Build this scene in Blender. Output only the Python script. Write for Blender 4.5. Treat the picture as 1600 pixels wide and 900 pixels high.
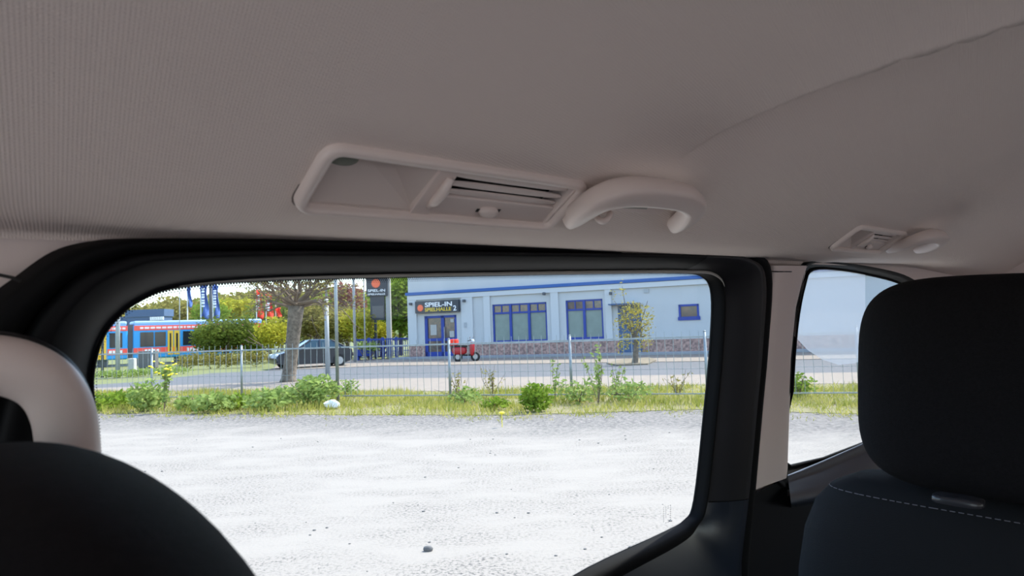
import bpy, bmesh, math, random
from mathutils import Vector, Matrix, noise
from mathutils.geometry import tessellate_polygon, delaunay_2d_cdt
random.seed(7)
for o in list(bpy.data.objects): bpy.data.objects.remove(o)
S = bpy.context.scene; COL = S.collection
PI = math.pi

# ------------------------------------------------------------ camera, world, sun, exposure
F = 1050.0; CH = 1.5
HOR = 65.0; ROLL = 0.035
CAMP = Vector((0, 0, CH))
_p = math.atan(HOR/F); _r = ROLL
_f = Vector((0, math.cos(_p), math.sin(_p))); _x = Vector((1, 0, 0)); _u = Vector((0, -math.sin(_p), math.cos(_p)))
RT = _x*math.cos(_r) - _u*math.sin(_r); UP = _x*math.sin(_r) + _u*math.cos(_r); FW = _f
cd = bpy.data.cameras.new('camera'); cam = bpy.data.objects.new('camera', cd); COL.objects.link(cam)
cd.sensor_width = 36; cd.lens = F/1600*36; cd.clip_start = 0.02; cd.clip_end = 2000
cam.matrix_world = Matrix(((RT.x, UP.x, -FW.x, 0), (RT.y, UP.y, -FW.y, 0), (RT.z, UP.z, -FW.z, CH), (0, 0, 0, 1)))
cd.dof.use_dof = True; cd.dof.focus_distance = 1.6; cd.dof.aperture_fstop = 13.0
S.camera = cam
S.view_settings.view_transform = 'Standard'; S.view_settings.look = 'None'
S.view_settings.gamma = 1; S.view_settings.use_curve_mapping = False
S.view_settings.exposure = 0.50
SUN_EL = math.radians(56); SUN_H = Vector((0.80, 0.60, 0)).normalized()
w = bpy.data.worlds.new('world'); S.world = w; w.use_nodes = True
nt = w.node_tree; bg = nt.nodes['Background']
sky = nt.nodes.new('ShaderNodeTexSky'); sky.sky_type = 'NISHITA'; sky.sun_disc = False
sky.sun_elevation = SUN_EL; sky.sun_rotation = math.atan2(SUN_H.x, SUN_H.y); sky.air_density = 1.0; sky.dust_density = 1.4; sky.ozone_density = 1.2
nt.links.new(sky.outputs[0], bg.inputs[0]); bg.inputs[1].default_value = 0.48
sd = bpy.data.lights.new('sun', 'SUN'); sd.energy = 6.0; sd.angle = math.radians(0.6); sd.color = (1.0, 0.96, 0.9)
so = bpy.data.objects.new('sun', sd); COL.objects.link(so)
sv = (SUN_H*math.cos(SUN_EL) + Vector((0, 0, math.sin(SUN_EL))))
so.rotation_euler = sv.to_track_quat('Z', 'Y').to_euler(); so.location = (0, 0, 40)

# ------------------------------------------------------------ projection helpers (survey of the place from the photograph)
def ray(px, py): return RT*((px-800)/F) + UP*((450-py)/F) + FW
def G(px, py, z=0.0):
    d = ray(px, py); return CAMP + d*((z-CH)/d.z)
def AT(px, py, Y):
    d = ray(px, py); return CAMP + d*(Y/d.y)
def HORY(px): return 515 - ROLL*(px-800)
# vehicle frame: u = towards the rear, v = outwards to the side window, w = up
def _c2w(a): return (RT*a[0] + UP*a[1] - FW*a[2])
_U = Vector((1061, 18, -1050)).normalized()
_V = Vector(((-1050*1050+18*50)/1061.0, -50, -1050)); _V.normalize()
_W = _U.cross(_V).normalized(); _W = -_W if _W.y < 0 else _W
_V = (_W.cross(_U)); _V = -_V if _V.dot(Vector((-1, 0, -1))) < 0 else _V
VU, VV, VW = _c2w(_U), _c2w(_V), _c2w(_W)
VM = Matrix(((VU.x, VV.x, VW.x, 0), (VU.y, VV.y, VW.y, 0), (VU.z, VV.z, VW.z, CH), (0, 0, 0, 1)))
TILT = 0.12
def VR(px, py):
    d = ray(px, py); return Vector((d.dot(VU), d.dot(VV), d.dot(VW)))
def VP(px, py, c):                      # meets the side plane v + TILT*w = c
    d = VR(px, py); k = c/(d.y + TILT*d.z); return d*k
def UWP(u, w_, c): return Vector((u, c - TILT*w_, w_))

# ------------------------------------------------------------ mesh builder
I4 = Matrix.Identity(4)
WORLD = {}
def tag(o, label=None, cat=None, group=None, kind=None):
    if label: o['label'] = label
    if cat: o['category'] = cat
    if group: o['group'] = group
    if kind: o['kind'] = kind
    return o
def empty(name, mat, label=None, cat=None, group=None, kind=None):
    o = bpy.data.objects.new(name, None); COL.objects.link(o)
    if not isinstance(mat, Matrix): mat = Matrix.Translation(Vector(mat))
    o.matrix_world = mat; WORLD[o.name] = mat.copy(); o.empty_display_size = .1
    return tag(o, label, cat, group, kind)
class MB:
    def __init__(s): s.v = []; s.f = []
    def add(s, vs, fs):
        b = len(s.v); s.v += [Vector(q) for q in vs]; s.f += [[i+b for i in f] for f in fs]; return s
    def box(s, a, b, M=I4):
        x0, y0, z0 = a; x1, y1, z1 = b
        vs = [M @ Vector(q) for q in ((x0,y0,z0),(x1,y0,z0),(x1,y1,z0),(x0,y1,z0),(x0,y0,z1),(x1,y0,z1),(x1,y1,z1),(x0,y1,z1))]
        return s.add(vs, [(0,3,2,1),(4,5,6,7),(0,1,5,4),(1,2,6,5),(2,3,7,6),(3,0,4,7)])
    def grid(s, rows, close_u=False, close_v=False):
        n = len(rows); m = len(rows[0]); vs = [p for r in rows for p in r]; fs = []
        for i in range(n if close_u else n-1):
            for j in range(m if close_v else m-1):
                a = i*m+j; b = i*m+(j+1) % m; c = ((i+1) % n)*m+(j+1) % m; d = ((i+1) % n)*m+j
                fs.append((a, b, c, d))
        return s.add(vs, fs)
    def tube(s, pts, rad, n=8, cap=True, closed=False, flat=(1, 1), ref=None):
        pts = [Vector(p) for p in pts]; k = len(pts)
        if not isinstance(rad, (list, tuple)): rad = [rad]*k
        rows = []; up = Vector(ref) if ref else None
        for i, p in enumerate(pts):
            if closed: t = pts[(i+1) % k]-pts[i-1]
            else: t = pts[min(i+1, k-1)]-pts[max(i-1, 0)]
            t.normalize()
            if up is None: up = t.orthogonal()
            a = (up - t*up.dot(t)).normalized(); b = t.cross(a)
            if not ref: up = a
            rows.append([p + a*(math.cos(2*PI*j/n)*rad[i]*flat[0]) + b*(math.sin(2*PI*j/n)*rad[i]*flat[1]) for j in range(n)])
        b0 = len(s.v); s.grid(rows, close_u=closed, close_v=True)
        if cap and not closed:
            s.f.append([b0+j for j in range(n)][::-1]); s.f.append([b0+(k-1)*n+j for j in range(n)])
        return s
    def cyl(s, a, b, r, n=10, r2=None): return s.tube([a, b], [r, r if r2 is None else r2], n)
    def superell(s, c, R, e1=.6, e2=.6, n=40, m=24, M=I4):
        sg = lambda x, e: math.copysign(abs(x)**e, x)
        rows = []
        for i in range(m+1):
            ph = -PI/2 + PI*i/m
            rows.append([M @ (Vector(c) + Vector((R[0]*sg(math.cos(ph), e1)*sg(math.cos(2*PI*j/n), e2), R[1]*sg(math.cos(ph), e1)*sg(math.sin(2*PI*j/n), e2), R[2]*sg(math.sin(ph), e1)))) for j in range(n)])
        return s.grid(rows, close_v=True)
    def prism(s, poly, h0, h1, M=I4):     # poly in xy, extruded in z
        n = len(poly); vs = [M @ Vector((x, y, h0)) for x, y in poly] + [M @ Vector((x, y, h1)) for x, y in poly]
        return s.add(vs, [tuple(range(n))[::-1], tuple(range(n, 2*n))] + [(i, (i+1) % n, n+(i+1) % n, n+i) for i in range(n)])
    def build(s, name, mat, parent=None, space=I4, smooth=False, bevel=0, seg=2, label=None, cat=None, group=None, kind=None, merge=False, origin=None):
        W = [space @ q for q in s.v]
        if parent is not None:
            P = WORLD[parent.name].inverted(); off = P
            mw = WORLD[parent.name]
        else:
            if origin is None:
                n = len(W); origin = Vector((sum(q.x for q in W)/n, sum(q.y for q in W)/n, min(q.z for q in W)))
            mw = Matrix.Translation(origin); off = mw.inverted()
        L = [off @ q for q in W]
        me = bpy.data.meshes.new(name); me.from_pydata([tuple(q) for q in L], [], s.f); 
        if merge:
            bm = bmesh.new(); bm.from_mesh(me); bmesh.ops.remove_doubles(bm, verts=bm.verts, dist=1e-5)
            bmesh.ops.recalc_face_normals(bm, faces=bm.faces); bm.to_mesh(me); bm.free()
        me.update()
        o = bpy.data.objects.new(name, me); COL.objects.link(o)
        if parent is not None: o.parent = parent
        else: o.matrix_world = mw
        WORLD[o.name] = mw.copy()
        me.materials.append(mat)
        if smooth:
            for p in me.polygons: p.use_smooth = True
        if bevel:
            b = o.modifiers.new('bevel', 'BEVEL'); b.width = bevel; b.segments = seg; b.limit_method = 'ANGLE'; b.angle_limit = .6
            if smooth is False:
                for p in me.polygons: p.use_smooth = True
                wn = o.modifiers.new('wn', 'WEIGHTED_NORMAL'); wn.keep_sharp = False
        return tag(o, label, cat, group, kind)
def text(name, body, size, mat, parent, M, extrude=.01, align='LEFT', width=None):
    c = bpy.data.curves.new(name, 'FONT'); c.body = body; c.size = size; c.extrude = extrude; c.align_x = align; c.offset = size*.015
    t = bpy.data.objects.new(name, c); COL.objects.link(t); bpy.context.view_layer.update()
    sx = 1.0
    if width: sx = width/max(t.dimensions.x, 1e-4)
    me = bpy.data.meshes.new_from_object(t.evaluated_get(bpy.context.evaluated_depsgraph_get()))
    bpy.data.objects.remove(t)
    P = WORLD[parent.name].inverted() @ M @ Matrix.Diagonal((sx, 1, 1, 1))
    me.transform(P); o = bpy.data.objects.new(name, me); COL.objects.link(o); o.parent = parent
    me.materials.clear(); me.materials.append(mat); WORLD[o.name] = WORLD[parent.name].copy()
    return o
def copy_tree(o, parent=None, shift=None):
    c = o.copy(); COL.objects.link(c); c.parent = parent
    if parent is None and shift is not None: c.location = o.location + shift
    WORLD[c.name] = Matrix.Translation(shift or Vector()) @ WORLD[o.name]
    for ch in list(o.children): copy_tree(ch, c, shift)
    return c

# ------------------------------------------------------------ materials
def pm(name, col, rough=.6, metal=0, spec=.5, noise_amt=0, nscale=20, bump=0, bscale=200, col2=None, coat=0, trans=0):
    m = bpy.data.materials.new(name); m.use_nodes = True; t = m.node_tree; b = t.nodes['Principled BSDF']
    b.inputs['Base Color'].default_value = (*col, 1); b.inputs['Roughness'].default_value = rough; b.inputs['Metallic'].default_value = metal
    b.inputs['Specular IOR Level'].default_value = spec; b.inputs['Coat Weight'].default_value = coat
    tc = t.nodes.new('ShaderNodeTexCoord')
    if noise_amt or col2:
        n = t.nodes.new('ShaderNodeTexNoise'); n.inputs['Scale'].default_value = nscale; n.inputs['Detail'].default_value = 6; n.inputs['Roughness'].default_value = .65
        t.links.new(tc.outputs['Object'], n.inputs['Vector'])
        r = t.nodes.new('ShaderNodeValToRGB'); t.links.new(n.outputs['Fac'], r.inputs['Fac'])
        c2 = col2 or tuple(x*(1-noise_amt) for x in col)
        r.color_ramp.elements[0].color = (*c2, 1); r.color_ramp.elements[0].position = .35
        r.color_ramp.elements[1].color = (*col, 1); r.color_ramp.elements[1].position = .65
        t.links.new(r.outputs['Color'], b.inputs['Base Color'])
    if bump:
        n2 = t.nodes.new('ShaderNodeTexNoise'); n2.inputs['Scale'].default_value = bscale; n2.inputs['Detail'].default_value = 4
        t.links.new(tc.outputs['Object'], n2.inputs['Vector'])
        bn = t.nodes.new('ShaderNodeBump'); bn.inputs['Strength'].default_value = bump; bn.inputs['Distance'].default_value = .02
        t.links.new(n2.outputs['Fac'], bn.inputs['Height']); t.links.new(bn.outputs['Normal'], b.inputs['Normal'])
    return m
def leafmat(name, c1, c2, scale=1.5):
    m = bpy.data.materials.new(name); m.use_nodes = True; t = m.node_tree
    for n in list(t.nodes): t.nodes.remove(n)
    out = t.nodes.new('ShaderNodeOutputMaterial'); d = t.nodes.new('ShaderNodeBsdfDiffuse'); tr = t.nodes.new('ShaderNodeBsdfTranslucent'); mx = t.nodes.new('ShaderNodeMixShader'); mx.inputs[0].default_value = .4
    tc = t.nodes.new('ShaderNodeTexCoord'); n = t.nodes.new('ShaderNodeTexNoise'); n.inputs['Scale'].default_value = scale; n.inputs['Detail'].default_value = 8; n.inputs['Roughness'].default_value = .8
    r = t.nodes.new('ShaderNodeValToRGB'); r.color_ramp.elements[0].color = (*c1, 1); r.color_ramp.elements[1].color = (*c2, 1); r.color_ramp.elements[0].position = .35; r.color_ramp.elements[1].position = .65
    t.links.new(tc.outputs['Object'], n.inputs['Vector']); t.links.new(n.outputs['Fac'], r.inputs[0])
    t.links.new(r.outputs[0], d.inputs[0]); t.links.new(r.outputs[0], tr.inputs[0]); t.links.new(d.outputs[0], mx.inputs[1]); t.links.new(tr.outputs[0], mx.inputs[2]); t.links.new(mx.outputs[0], out.inputs[0])
    return m
def glassmat(name, tint, refl=.05, rough=.0, haze=0.0, hcol=(.8, .8, .8)):
    m = bpy.data.materials.new(name); m.use_nodes = True; t = m.node_tree
    for n in list(t.nodes): t.nodes.remove(n)
    out = t.nodes.new('ShaderNodeOutputMaterial'); a = t.nodes.new('ShaderNodeBsdfTransparent'); a.inputs[0].default_value = (*tint, 1)
    g = t.nodes.new('ShaderNodeBsdfGlossy'); g.inputs['Roughness'].default_value = rough
    lw = t.nodes.new('ShaderNodeLayerWeight'); lw.inputs[0].default_value = .5
    pw = t.nodes.new('ShaderNodeMath'); pw.operation = 'POWER'; pw.inputs[1].default_value = 5; t.links.new(lw.outputs['Facing'], pw.inputs[0])
    fr = t.nodes.new('ShaderNodeMath'); fr.operation = 'MULTIPLY_ADD'; fr.inputs[1].default_value = .35; fr.inputs[2].default_value = .015; t.links.new(pw.outputs[0], fr.inputs[0])
    mx = t.nodes.new('ShaderNodeMixShader'); t.links.new(fr.outputs[0], mx.inputs[0]); t.links.new(a.outputs[0], mx.inputs[1]); t.links.new(g.outputs[0], mx.inputs[2])
    last = mx
    if haze:
        d = t.nodes.new('ShaderNodeBsdfTranslucent'); d.inputs[0].default_value = (*hcol, 1)
        m2 = t.nodes.new('ShaderNodeMixShader'); m2.inputs[0].default_value = haze
        t.links.new(mx.outputs[0], m2.inputs[1]); t.links.new(d.outputs[0], m2.inputs[2]); last = m2
    t.links.new(last.outputs[0], out.inputs[0])
    return m
def headliner_mat():
    m = pm('headliner_fabric', (.80, .69, .635), .95, spec=.15)
    t = m.node_tree; b = t.nodes['Principled BSDF']; tc = [n for n in t.nodes if n.type == 'TEX_COORD'][0]
    ws = []
    for ang in (.6, -.6):
        mp = t.nodes.new('ShaderNodeMapping'); mp.inputs['Rotation'].default_value = (0, 0, ang); t.links.new(tc.outputs['Object'], mp.inputs['Vector'])
        wv = t.nodes.new('ShaderNodeTexWave'); wv.inputs['Scale'].default_value = 150; wv.inputs['Distortion'].default_value = .3; t.links.new(mp.outputs[0], wv.inputs['Vector']); ws.append(wv)
    mu = t.nodes.new('ShaderNodeMath'); mu.operation = 'MULTIPLY'; t.links.new(ws[0].outputs['Fac'], mu.inputs[0]); t.links.new(ws[1].outputs['Fac'], mu.inputs[1])
    bn = t.nodes.new('ShaderNodeBump'); bn.inputs['Strength'].default_value = .35; bn.inputs['Distance'].default_value = .0012
    t.links.new(mu.outputs[0], bn.inputs['Height']); t.links.new(bn.outputs['Normal'], b.inputs['Normal'])
    return m
M = {}
M['head'] = headliner_mat()
M['beige'] = pm('warm_grey_plastic', (.76, .645, .60), .42, spec=.45, bump=.02, bscale=900)
M['beige2'] = pm('vent_plastic', (.80, .69, .645), .30, spec=.5)
M['tray'] = pm('tray_plastic_shaded', (.62, .53, .49), .4)  # same plastic as the vent, darkened to paint shade in the recess
M['gap'] = pm('shadow_gap', (.20, .165, .15), .9)
M['pillar'] = pm('pillar_plastic', (.80, .68, .64), .5, spec=.4, bump=.03, bscale=700)
M['black'] = pm('black_trim_plastic', (.004, .004, .005), .6, spec=.2)
M['char'] = pm('charcoal_trim_plastic', (.014, .013, .015), .5, spec=.3, bump=.04, bscale=900)
M['sill'] = pm('sill_plastic_sky_sheen', (.007, .012, .022), .34, spec=.7, bump=.03, bscale=900)  # navy base stands in for the blue sky sheen
M['rubber'] = pm('rubber_seal', (.004, .004, .0045), .7, spec=.15)
M['lip'] = pm('grey_trim_and_lip_glint', (.42, .40, .37), .55)  # pale for caught light on the seal lip; also plain grey trim
M['seat'] = pm('seat_fabric', (.007, .006, .0075), .85, spec=.15, bump=.35, bscale=1400, noise_amt=.5, nscale=300)
M['seat2'] = pm('seat_fabric_side', (.006, .006, .0075), .75, spec=.2, bump=.3, bscale=1200)
M['stitch'] = pm('seam_thread', (.16, .15, .17), .8)
M['guide'] = pm('guide_plastic', (.03, .03, .035), .25)
M['lamp'] = pm('lens_clear', (.30, .33, .28), .2)
M['dark'] = pm('dark_hole', (.02, .018, .017), .8)
M['glass'] = glassmat('window_glass', (.93, .95, .94))
M['refl_haze'] = glassmat('painted_reflection', (.78, .8, .82), haze=.40, hcol=(.80, .76, .73))  # window reflection painted as a milky translucent layer
M['galv'] = pm('galvanised_steel', (.32, .35, .36), .5, metal=.6, noise_amt=.25, nscale=9)
M['wall'] = pm('white_render', (.49, .50, .50), .85, noise_amt=.05, nscale=1.2, bump=.1, bscale=30)
M['wall2'] = pm('white_render_upper', (.52, .53, .53), .85)
M['blue'] = pm('blue_paint', (.006, .035, .26), .45)
M['stripe'] = pm('blue_band_paint', (.02, .09, .30), .5)
M['pane'] = pm('frosted_pane', (.20, .255, .225), .35, noise_amt=.15, nscale=3)
M['dpane'] = pm('dark_pane', (.05, .055, .065), .12, spec=.8, col2=(.16, .10, .08), nscale=5)
M['sign'] = pm('sign_board', (.035, .04, .05), .5)
M['white'] = pm('white_letters', (.85, .85, .85), .5)
M['yellow'] = pm('yellow_letters', (.75, .52, .04), .5)
M['orange'] = pm('orange_disc', (.9, .16, .06), .5)
M['asphalt'] = pm('asphalt', (.10, .103, .11), .9, noise_amt=.2, nscale=2.5, bump=.2, bscale=60)
M['paving'] = pm('pale_paving', (.225, .187, .15), .9, noise_amt=.18, nscale=3, bump=.2, bscale=20)
M['kerb'] = pm('kerb_stone', (.32, .33, .34), .9, noise_amt=.2)
M['soil'] = pm('dry_soil', (.23, .19, .13), .95, noise_amt=.5, nscale=6, bump=.5, bscale=30)
M['field'] = pm('short_grass', (.15, .17, .05), .95, col2=(.11, .12, .04), nscale=3)
M['verge'] = pm('verge_turf', (.16, .16, .05), .95, col2=(.20, .165, .095), nscale=4, bump=.6, bscale=20)
M['hill'] = pm('wooded_hill_foliage', (.12, .17, .05), .95, col2=(.05, .08, .03), nscale=.11, bump=.9, bscale=.4)
M['bark'] = pm('bark', (.21, .17, .13), .95, noise_amt=.55, nscale=9, bump=.8, bscale=18)
M['twig'] = pm('twig_bark', (.17, .125, .085), .95, noise_amt=.3)
M['leaf_y'] = leafmat('yellow_green_leaves', (0.243, 0.262, 0.021), (0.556, 0.497, 0.063))
M['leaf_g'] = leafmat('green_leaves', (0.078, 0.152, 0.015), (0.291, 0.390, 0.053))
M['leaf_d'] = leafmat('dark_green_leaves', (0.043, 0.076, 0.011), (0.222, 0.269, 0.053))
M['leaf_o'] = leafmat('olive_leaves', (0.143, 0.131, 0.032), (0.382, 0.336, 0.095))
M['leaf_s'] = leafmat('sapling_leaves', (0.185, 0.152, 0.032), (0.542, 0.470, 0.105), 3)
M['leaf_p'] = leafmat('purple_leaves', (0.156, 0.048, 0.047), (0.382, 0.175, 0.143))
M['leaf_w'] = leafmat('weed_leaves', (0.129, 0.221, 0.037), (0.403, 0.470, 0.158), 5)
M['blade'] = leafmat('grass_blades', (0.171, 0.221, 0.027), (0.521, 0.457, 0.137), 2.5)
M['flower'] = pm('yellow_petals', (.85, .7, .02), .6)
M['tblue'] = pm('tram_blue', (.04, .34, .75), .4); M['tred'] = pm('tram_red', (.95, .10, .07), .4); M['tyel'] = pm('tram_yellow', (.85, .50, .04), .4)
M['troof'] = pm('tram_roof', (.30, .48, .72), .5); M['tpale'] = pm('tram_pale_band', (.95, .8, .8), .5); M['tglass'] = pm('tram_glass', (.02, .025, .035), .1, spec=.8); M['bellow'] = pm('bellows', (.09, .095, .105), .7)
M['navy'] = pm('navy_cladding', (.05, .10, .20), .6); M['fblue'] = pm('flag_blue', (.06, .13, .38), .8); M['fred'] = pm('flag_red', (.85, .045, .02), .8)
M['carp'] = pm('car_paint', (.006, .010, .022), .25, spec=.5, coat=.3); M['cglass'] = pm('car_glass', (.02, .05, .07), .08, spec=.5); M['tyre'] = pm('tyre', (.015, .015, .015), .8); M['rim'] = pm('alloy_rim', (.35, .36, .38), .35, metal=.7)
M['scred'] = pm('scooter_red', (.35, .015, .02), .35); M['head_l'] = pm('lamp_lens', (.6, .65, .7), .1)
M['pole'] = pm('post_grey', (.38, .40, .41), .6, noise_amt=.15); M['concrete'] = pm('concrete', (.45, .44, .41), .9, noise_amt=.15)
M['litter'] = pm('white_paper', (.8, .8, .82), .7); M['stone'] = pm('stone_grey', (.16, .155, .15), .9, noise_amt=.3)
def brickmat():
    m = pm('brick_base', (.20, .10, .08), .9); t = m.node_tree; b = t.nodes['Principled BSDF']; tc = [n for n in t.nodes if n.type == 'TEX_COORD'][0]
    n = t.nodes.new('ShaderNodeTexNoise'); n.inputs['Scale'].default_value = 9; n.inputs['Detail'].default_value = 3; t.links.new(tc.outputs['Object'], n.inputs['Vector'])
    r = t.nodes.new('ShaderNodeValToRGB'); r.color_ramp.elements[0].color = (.20, .13, .115, 1); r.color_ramp.elements[1].color = (.50, .31, .25, 1); r.color_ramp.elements[0].position = .35; r.color_ramp.elements[1].position = .65
    t.links.new(n.outputs['Fac'], r.inputs[0]); t.links.new(r.outputs[0], b.inputs['Base Color']); return m
M['brick'] = brickmat()
# gravel: a dusty pale lot with scattered dark grit, looser grey gravel along the verge
def gravelmat(nx, ny, edge):
    m = pm('pale_gravel', (.6, .6, .58), .95); t = m.node_tree; b = t.nodes['Principled BSDF']; tc = [n for n in t.nodes if n.type == 'TEX_COORD'][0]
    L = t.links.new
    ge = t.nodes.new('ShaderNodeNewGeometry')
    def noi(sc, det=5, ro=.6, stretch=None):
        n = t.nodes.new('ShaderNodeTexNoise'); n.inputs['Scale'].default_value = sc; n.inputs['Detail'].default_value = det; n.inputs['Roughness'].default_value = ro
        if stretch:
            mp = t.nodes.new('ShaderNodeMapping'); mp.inputs['Scale'].default_value = stretch; L(ge.outputs['Position'], mp.inputs[0]); L(mp.outputs[0], n.inputs['Vector'])
        else: L(ge.outputs['Position'], n.inputs['Vector'])
        return n
    def ramp(src, p0, p1, c0, c1):
        r = t.nodes.new('ShaderNodeValToRGB'); r.color_ramp.elements[0].position = p0; r.color_ramp.elements[1].position = p1; r.color_ramp.elements[0].color = c0; r.color_ramp.elements[1].color = c1; L(src, r.inputs[0]); return r
    def mix(f, a, c, mode='MIX'):
        x = t.nodes.new('ShaderNodeMix'); x.data_type = 'RGBA'; x.blend_type = mode
        if isinstance(f, float): x.inputs[0].default_value = f
        else: L(f, x.inputs[0])
        for s_, i in ((a, 6), (c, 7)):
            if isinstance(s_, tuple): x.inputs[i].default_value = s_
            else: L(s_, x.inputs[i])
        return x.outputs[2]
    g1 = noi(38, 4, .7); fine = ramp(g1.outputs[0], .36, .52, (.05, .048, .046, 1), (.25, .225, .197, 1))
    pt = noi(.9, 5, .65, (1, 2.2, 1)); pf = ramp(pt.outputs[0], .36, .60, (1, 1, 1, 1), (0, 0, 0, 1))
    dust = mix(pf.outputs[0], (.25, .227, .199, 1), fine.outputs[0])
    g2 = noi(13, 5, .85); loose = ramp(g2.outputs[0], .38, .60, (.035, .034, .034, 1), (.23, .208, .187, 1))
    dot = t.nodes.new('ShaderNodeVectorMath'); dot.operation = 'DOT_PRODUCT'; dot.inputs[1].default_value = (nx, ny, 0); L(ge.outputs['Position'], dot.inputs[0])
    en = noi(.8, 6, .7); ad = t.nodes.new('ShaderNodeMath'); ad.operation = 'MULTIPLY_ADD'; ad.inputs[1].default_value = 3.0; L(en.outputs[0], ad.inputs[0]); L(dot.outputs['Value'], ad.inputs[2])
    mr = t.nodes.new('ShaderNodeMapRange'); mr.inputs['From Min'].default_value = edge-2.6+1.5; mr.inputs['From Max'].default_value = edge-1.0+1.5; L(ad.outputs[0], mr.inputs['Value'])
    col = mix(mr.outputs[0], dust, loose.outputs[0]); L(col, b.inputs['Base Color'])
    bn = t.nodes.new('ShaderNodeBump'); bn.inputs['Strength'].default_value = .35; bn.inputs['Distance'].default_value = .015; L(g1.outputs[0], bn.inputs['Height']); L(bn.outputs[0], b.inputs['Normal'])
    return m

# ============================================================ OUTDOOR GROUND
def ext(pts, left=-60, right=60):
    a = [p.copy() for p in pts]
    d = (a[0]-a[1]).normalized(); a.insert(0, a[0]+d*abs(left)); d = (a[-1]-a[-2]).normalized(); a.append(a[-1]+d*right); return a
FA, FB = G(378, 629), G(1345, 626)          # fence line on the ground
fd = (FB-FA); fd.z = 0; flen = fd.length; fd.normalize(); fn = Vector((-fd.y, fd.x, 0))
if fn.y < 0: fn = -fn
SPAN = flen/5.0
def FL(s, off=0, z=0): q = FA + fd*s + fn*off; return Vector((q.x, q.y, z))
edge_g = ext([G(145, 646), G(500, 648), G(800, 649), G(1085, 640), G(1370, 648)])
sw_lo = ext([G(160, 612), G(300, 611), G(520, 611), G(700, 612), G(880, 608), G(1090, 602), G(1370, 600)])
rd_lo = ext([G(120, 608), G(230, 604), G(400, 598), G(600, 592), G(800, 590), G(1090, 586), G(1370, 582)])
rd_hi = ext([G(130, 602), G(230, 596), G(330, 583), G(420, 579), G(600, 572), G(800, 569), G(1090, 565), G(1370, 560)])
FCA, FCB = AT(640, 560, 39.6), AT(1090, 545, 33.6); FCA.z = FCB.z = 0
cdv = (FCB-FCA).normalized(); cn = Vector((cdv.y, -cdv.x, 0))
if cn.y > 0: cn = -cn
def strip(a, b, z0, z1, name, mat):
    # closed slab between two polylines
    xa = max(a[0].x, b[0].x); xb = min(a[-1].x, b[-1].x); xs = sorted(set([xa+(xb-xa)*i/80 for i in range(81)] + [p.x for p in a+b if xa < p.x < xb]))
    def yv(pl, x):
        for p, q in zip(pl, pl[1:]):
            if p.x <= x <= q.x: return p.y+(q.y-p.y)*(x-p.x)/max(q.x-p.x, 1e-9)
        return pl[-1].y
    rows = []
    for x in xs: ya, yb = yv(a, x), yv(b, x); rows.append([Vector((x, ya, z0)), Vector((x, ya, z1)), Vector((x, max(yb, ya+.001), z1)), Vector((x, max(yb, ya+.001), z0))])
    return MB().grid(rows, close_v=True).build(name, mat, kind='structure')
nrm = fn
gm = gravelmat(nrm.x, nrm.y, edge_g[3].dot(nrm))
strip([Vector((-150, -60, 0)), Vector((150, -60, 0))], edge_g, -.3, 0, 'gravel_lot', gm)
strip(edge_g, sw_lo, -.3, .008, 'grass_verge', M['verge'])
strip(sw_lo, rd_lo, -.3, .015, 'near_sidewalk', M['paving'])
strip(rd_lo, rd_hi, -.3, .0, 'road', M['asphalt'])
far_a = [p for p in rd_hi[4:]]
L0 = FCA + cdv*(-60); R0 = FCA + cdv*90
MB().prism([(p.x, p.y) for p in far_a] + [(R0.x, R0.y), ((FCA-cdv*9).x, (FCA-cdv*9).y)], -.3, .02).build('forecourt_paving', M['paving'], kind='structure')
MB().prism([(-250, 20), (250, 20), (250, 420), (-250, 420)], -.35, -.004).build('far_ground', M['field'], kind='structure')

# ============================================================ VEHICLE INTERIOR
prof = [(-1.30, -.10), (-1.22, .06), (-1.1, .15), (-.9, .205), (-.5, .235), (-.2, .243), (0, .238), (.10, .226), (.18, .209), (.25, .185), (.31, .158), (.355, .133), (.385, .1155), (.4025, .104), (.4465, .075), (.462, .0675), (.48, .0625), (.51, .060), (.545, .0585), (.565, .056)]
SHIFT2 = 1.013
V1 = (.232, .494); V2 = (V1[0]+SHIFT2, V1[1]+SHIFT2)
def smooth(x): x = max(0, min(1, x)); return x*x*(3-2*x)
def headw(u, v, w_):
    # transverse recess behind the second row and a softer rib further back
    line = .59 + (.34-v)*.42
    fade = smooth((.37-v)/.22)
    d = u-line
    w_ += .055*fade*smooth(d/.012)*(1-.75*smooth((d-.02)/.55))
    if d < .012: w_ -= .016*fade*math.exp(-max(0, -d)/.05)*(1-smooth(d/.012))
    line2 = 1.27 + (.32-v)*.35
    d2 = u-line2
    w_ -= .012*smooth((.36-v)/.1)*smooth((d2+.10)/.10)*(1-smooth(d2/.05)*.6)
    w_ -= .03*smooth((u-2.0)/.9)*smooth((v+1.5)/1)
    w_ += .012*math.exp(-((u+.12)/.18)**2)*smooth((.38-v)/.2)
    return w_
us = set()
k = -1.0
while k < 2.95: us.add(round(k, 4)); k += .05
k = .56
while k < .84: us.add(round(k, 4)); k += .004
for a in (V1[0], V1[1], V2[0], V2[1]): us.add(a)
us = sorted(us)
vv = []
for (a, b), (c, d) in zip(prof, prof[1:]):
    n = 2 if a < -.55 else (1 if .4 < a < .45 else (10 if a < -.1 else 6 if a < .36 else 2))
    for i in range(n): vv.append((a+(c-a)*i/n, b+(d-b)*i/n))
vv.append(prof[-1])
mb = MB(); rows = []
for u in us: rows.append([Vector((u, v, headw(u, v, w_))) for v, w_ in vv] + [Vector((u, .567, .030 if 1.15 < u < 1.45 else .052))])
mcol = len(rows[0]); mb.v = [p for r in rows for p in r]
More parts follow.
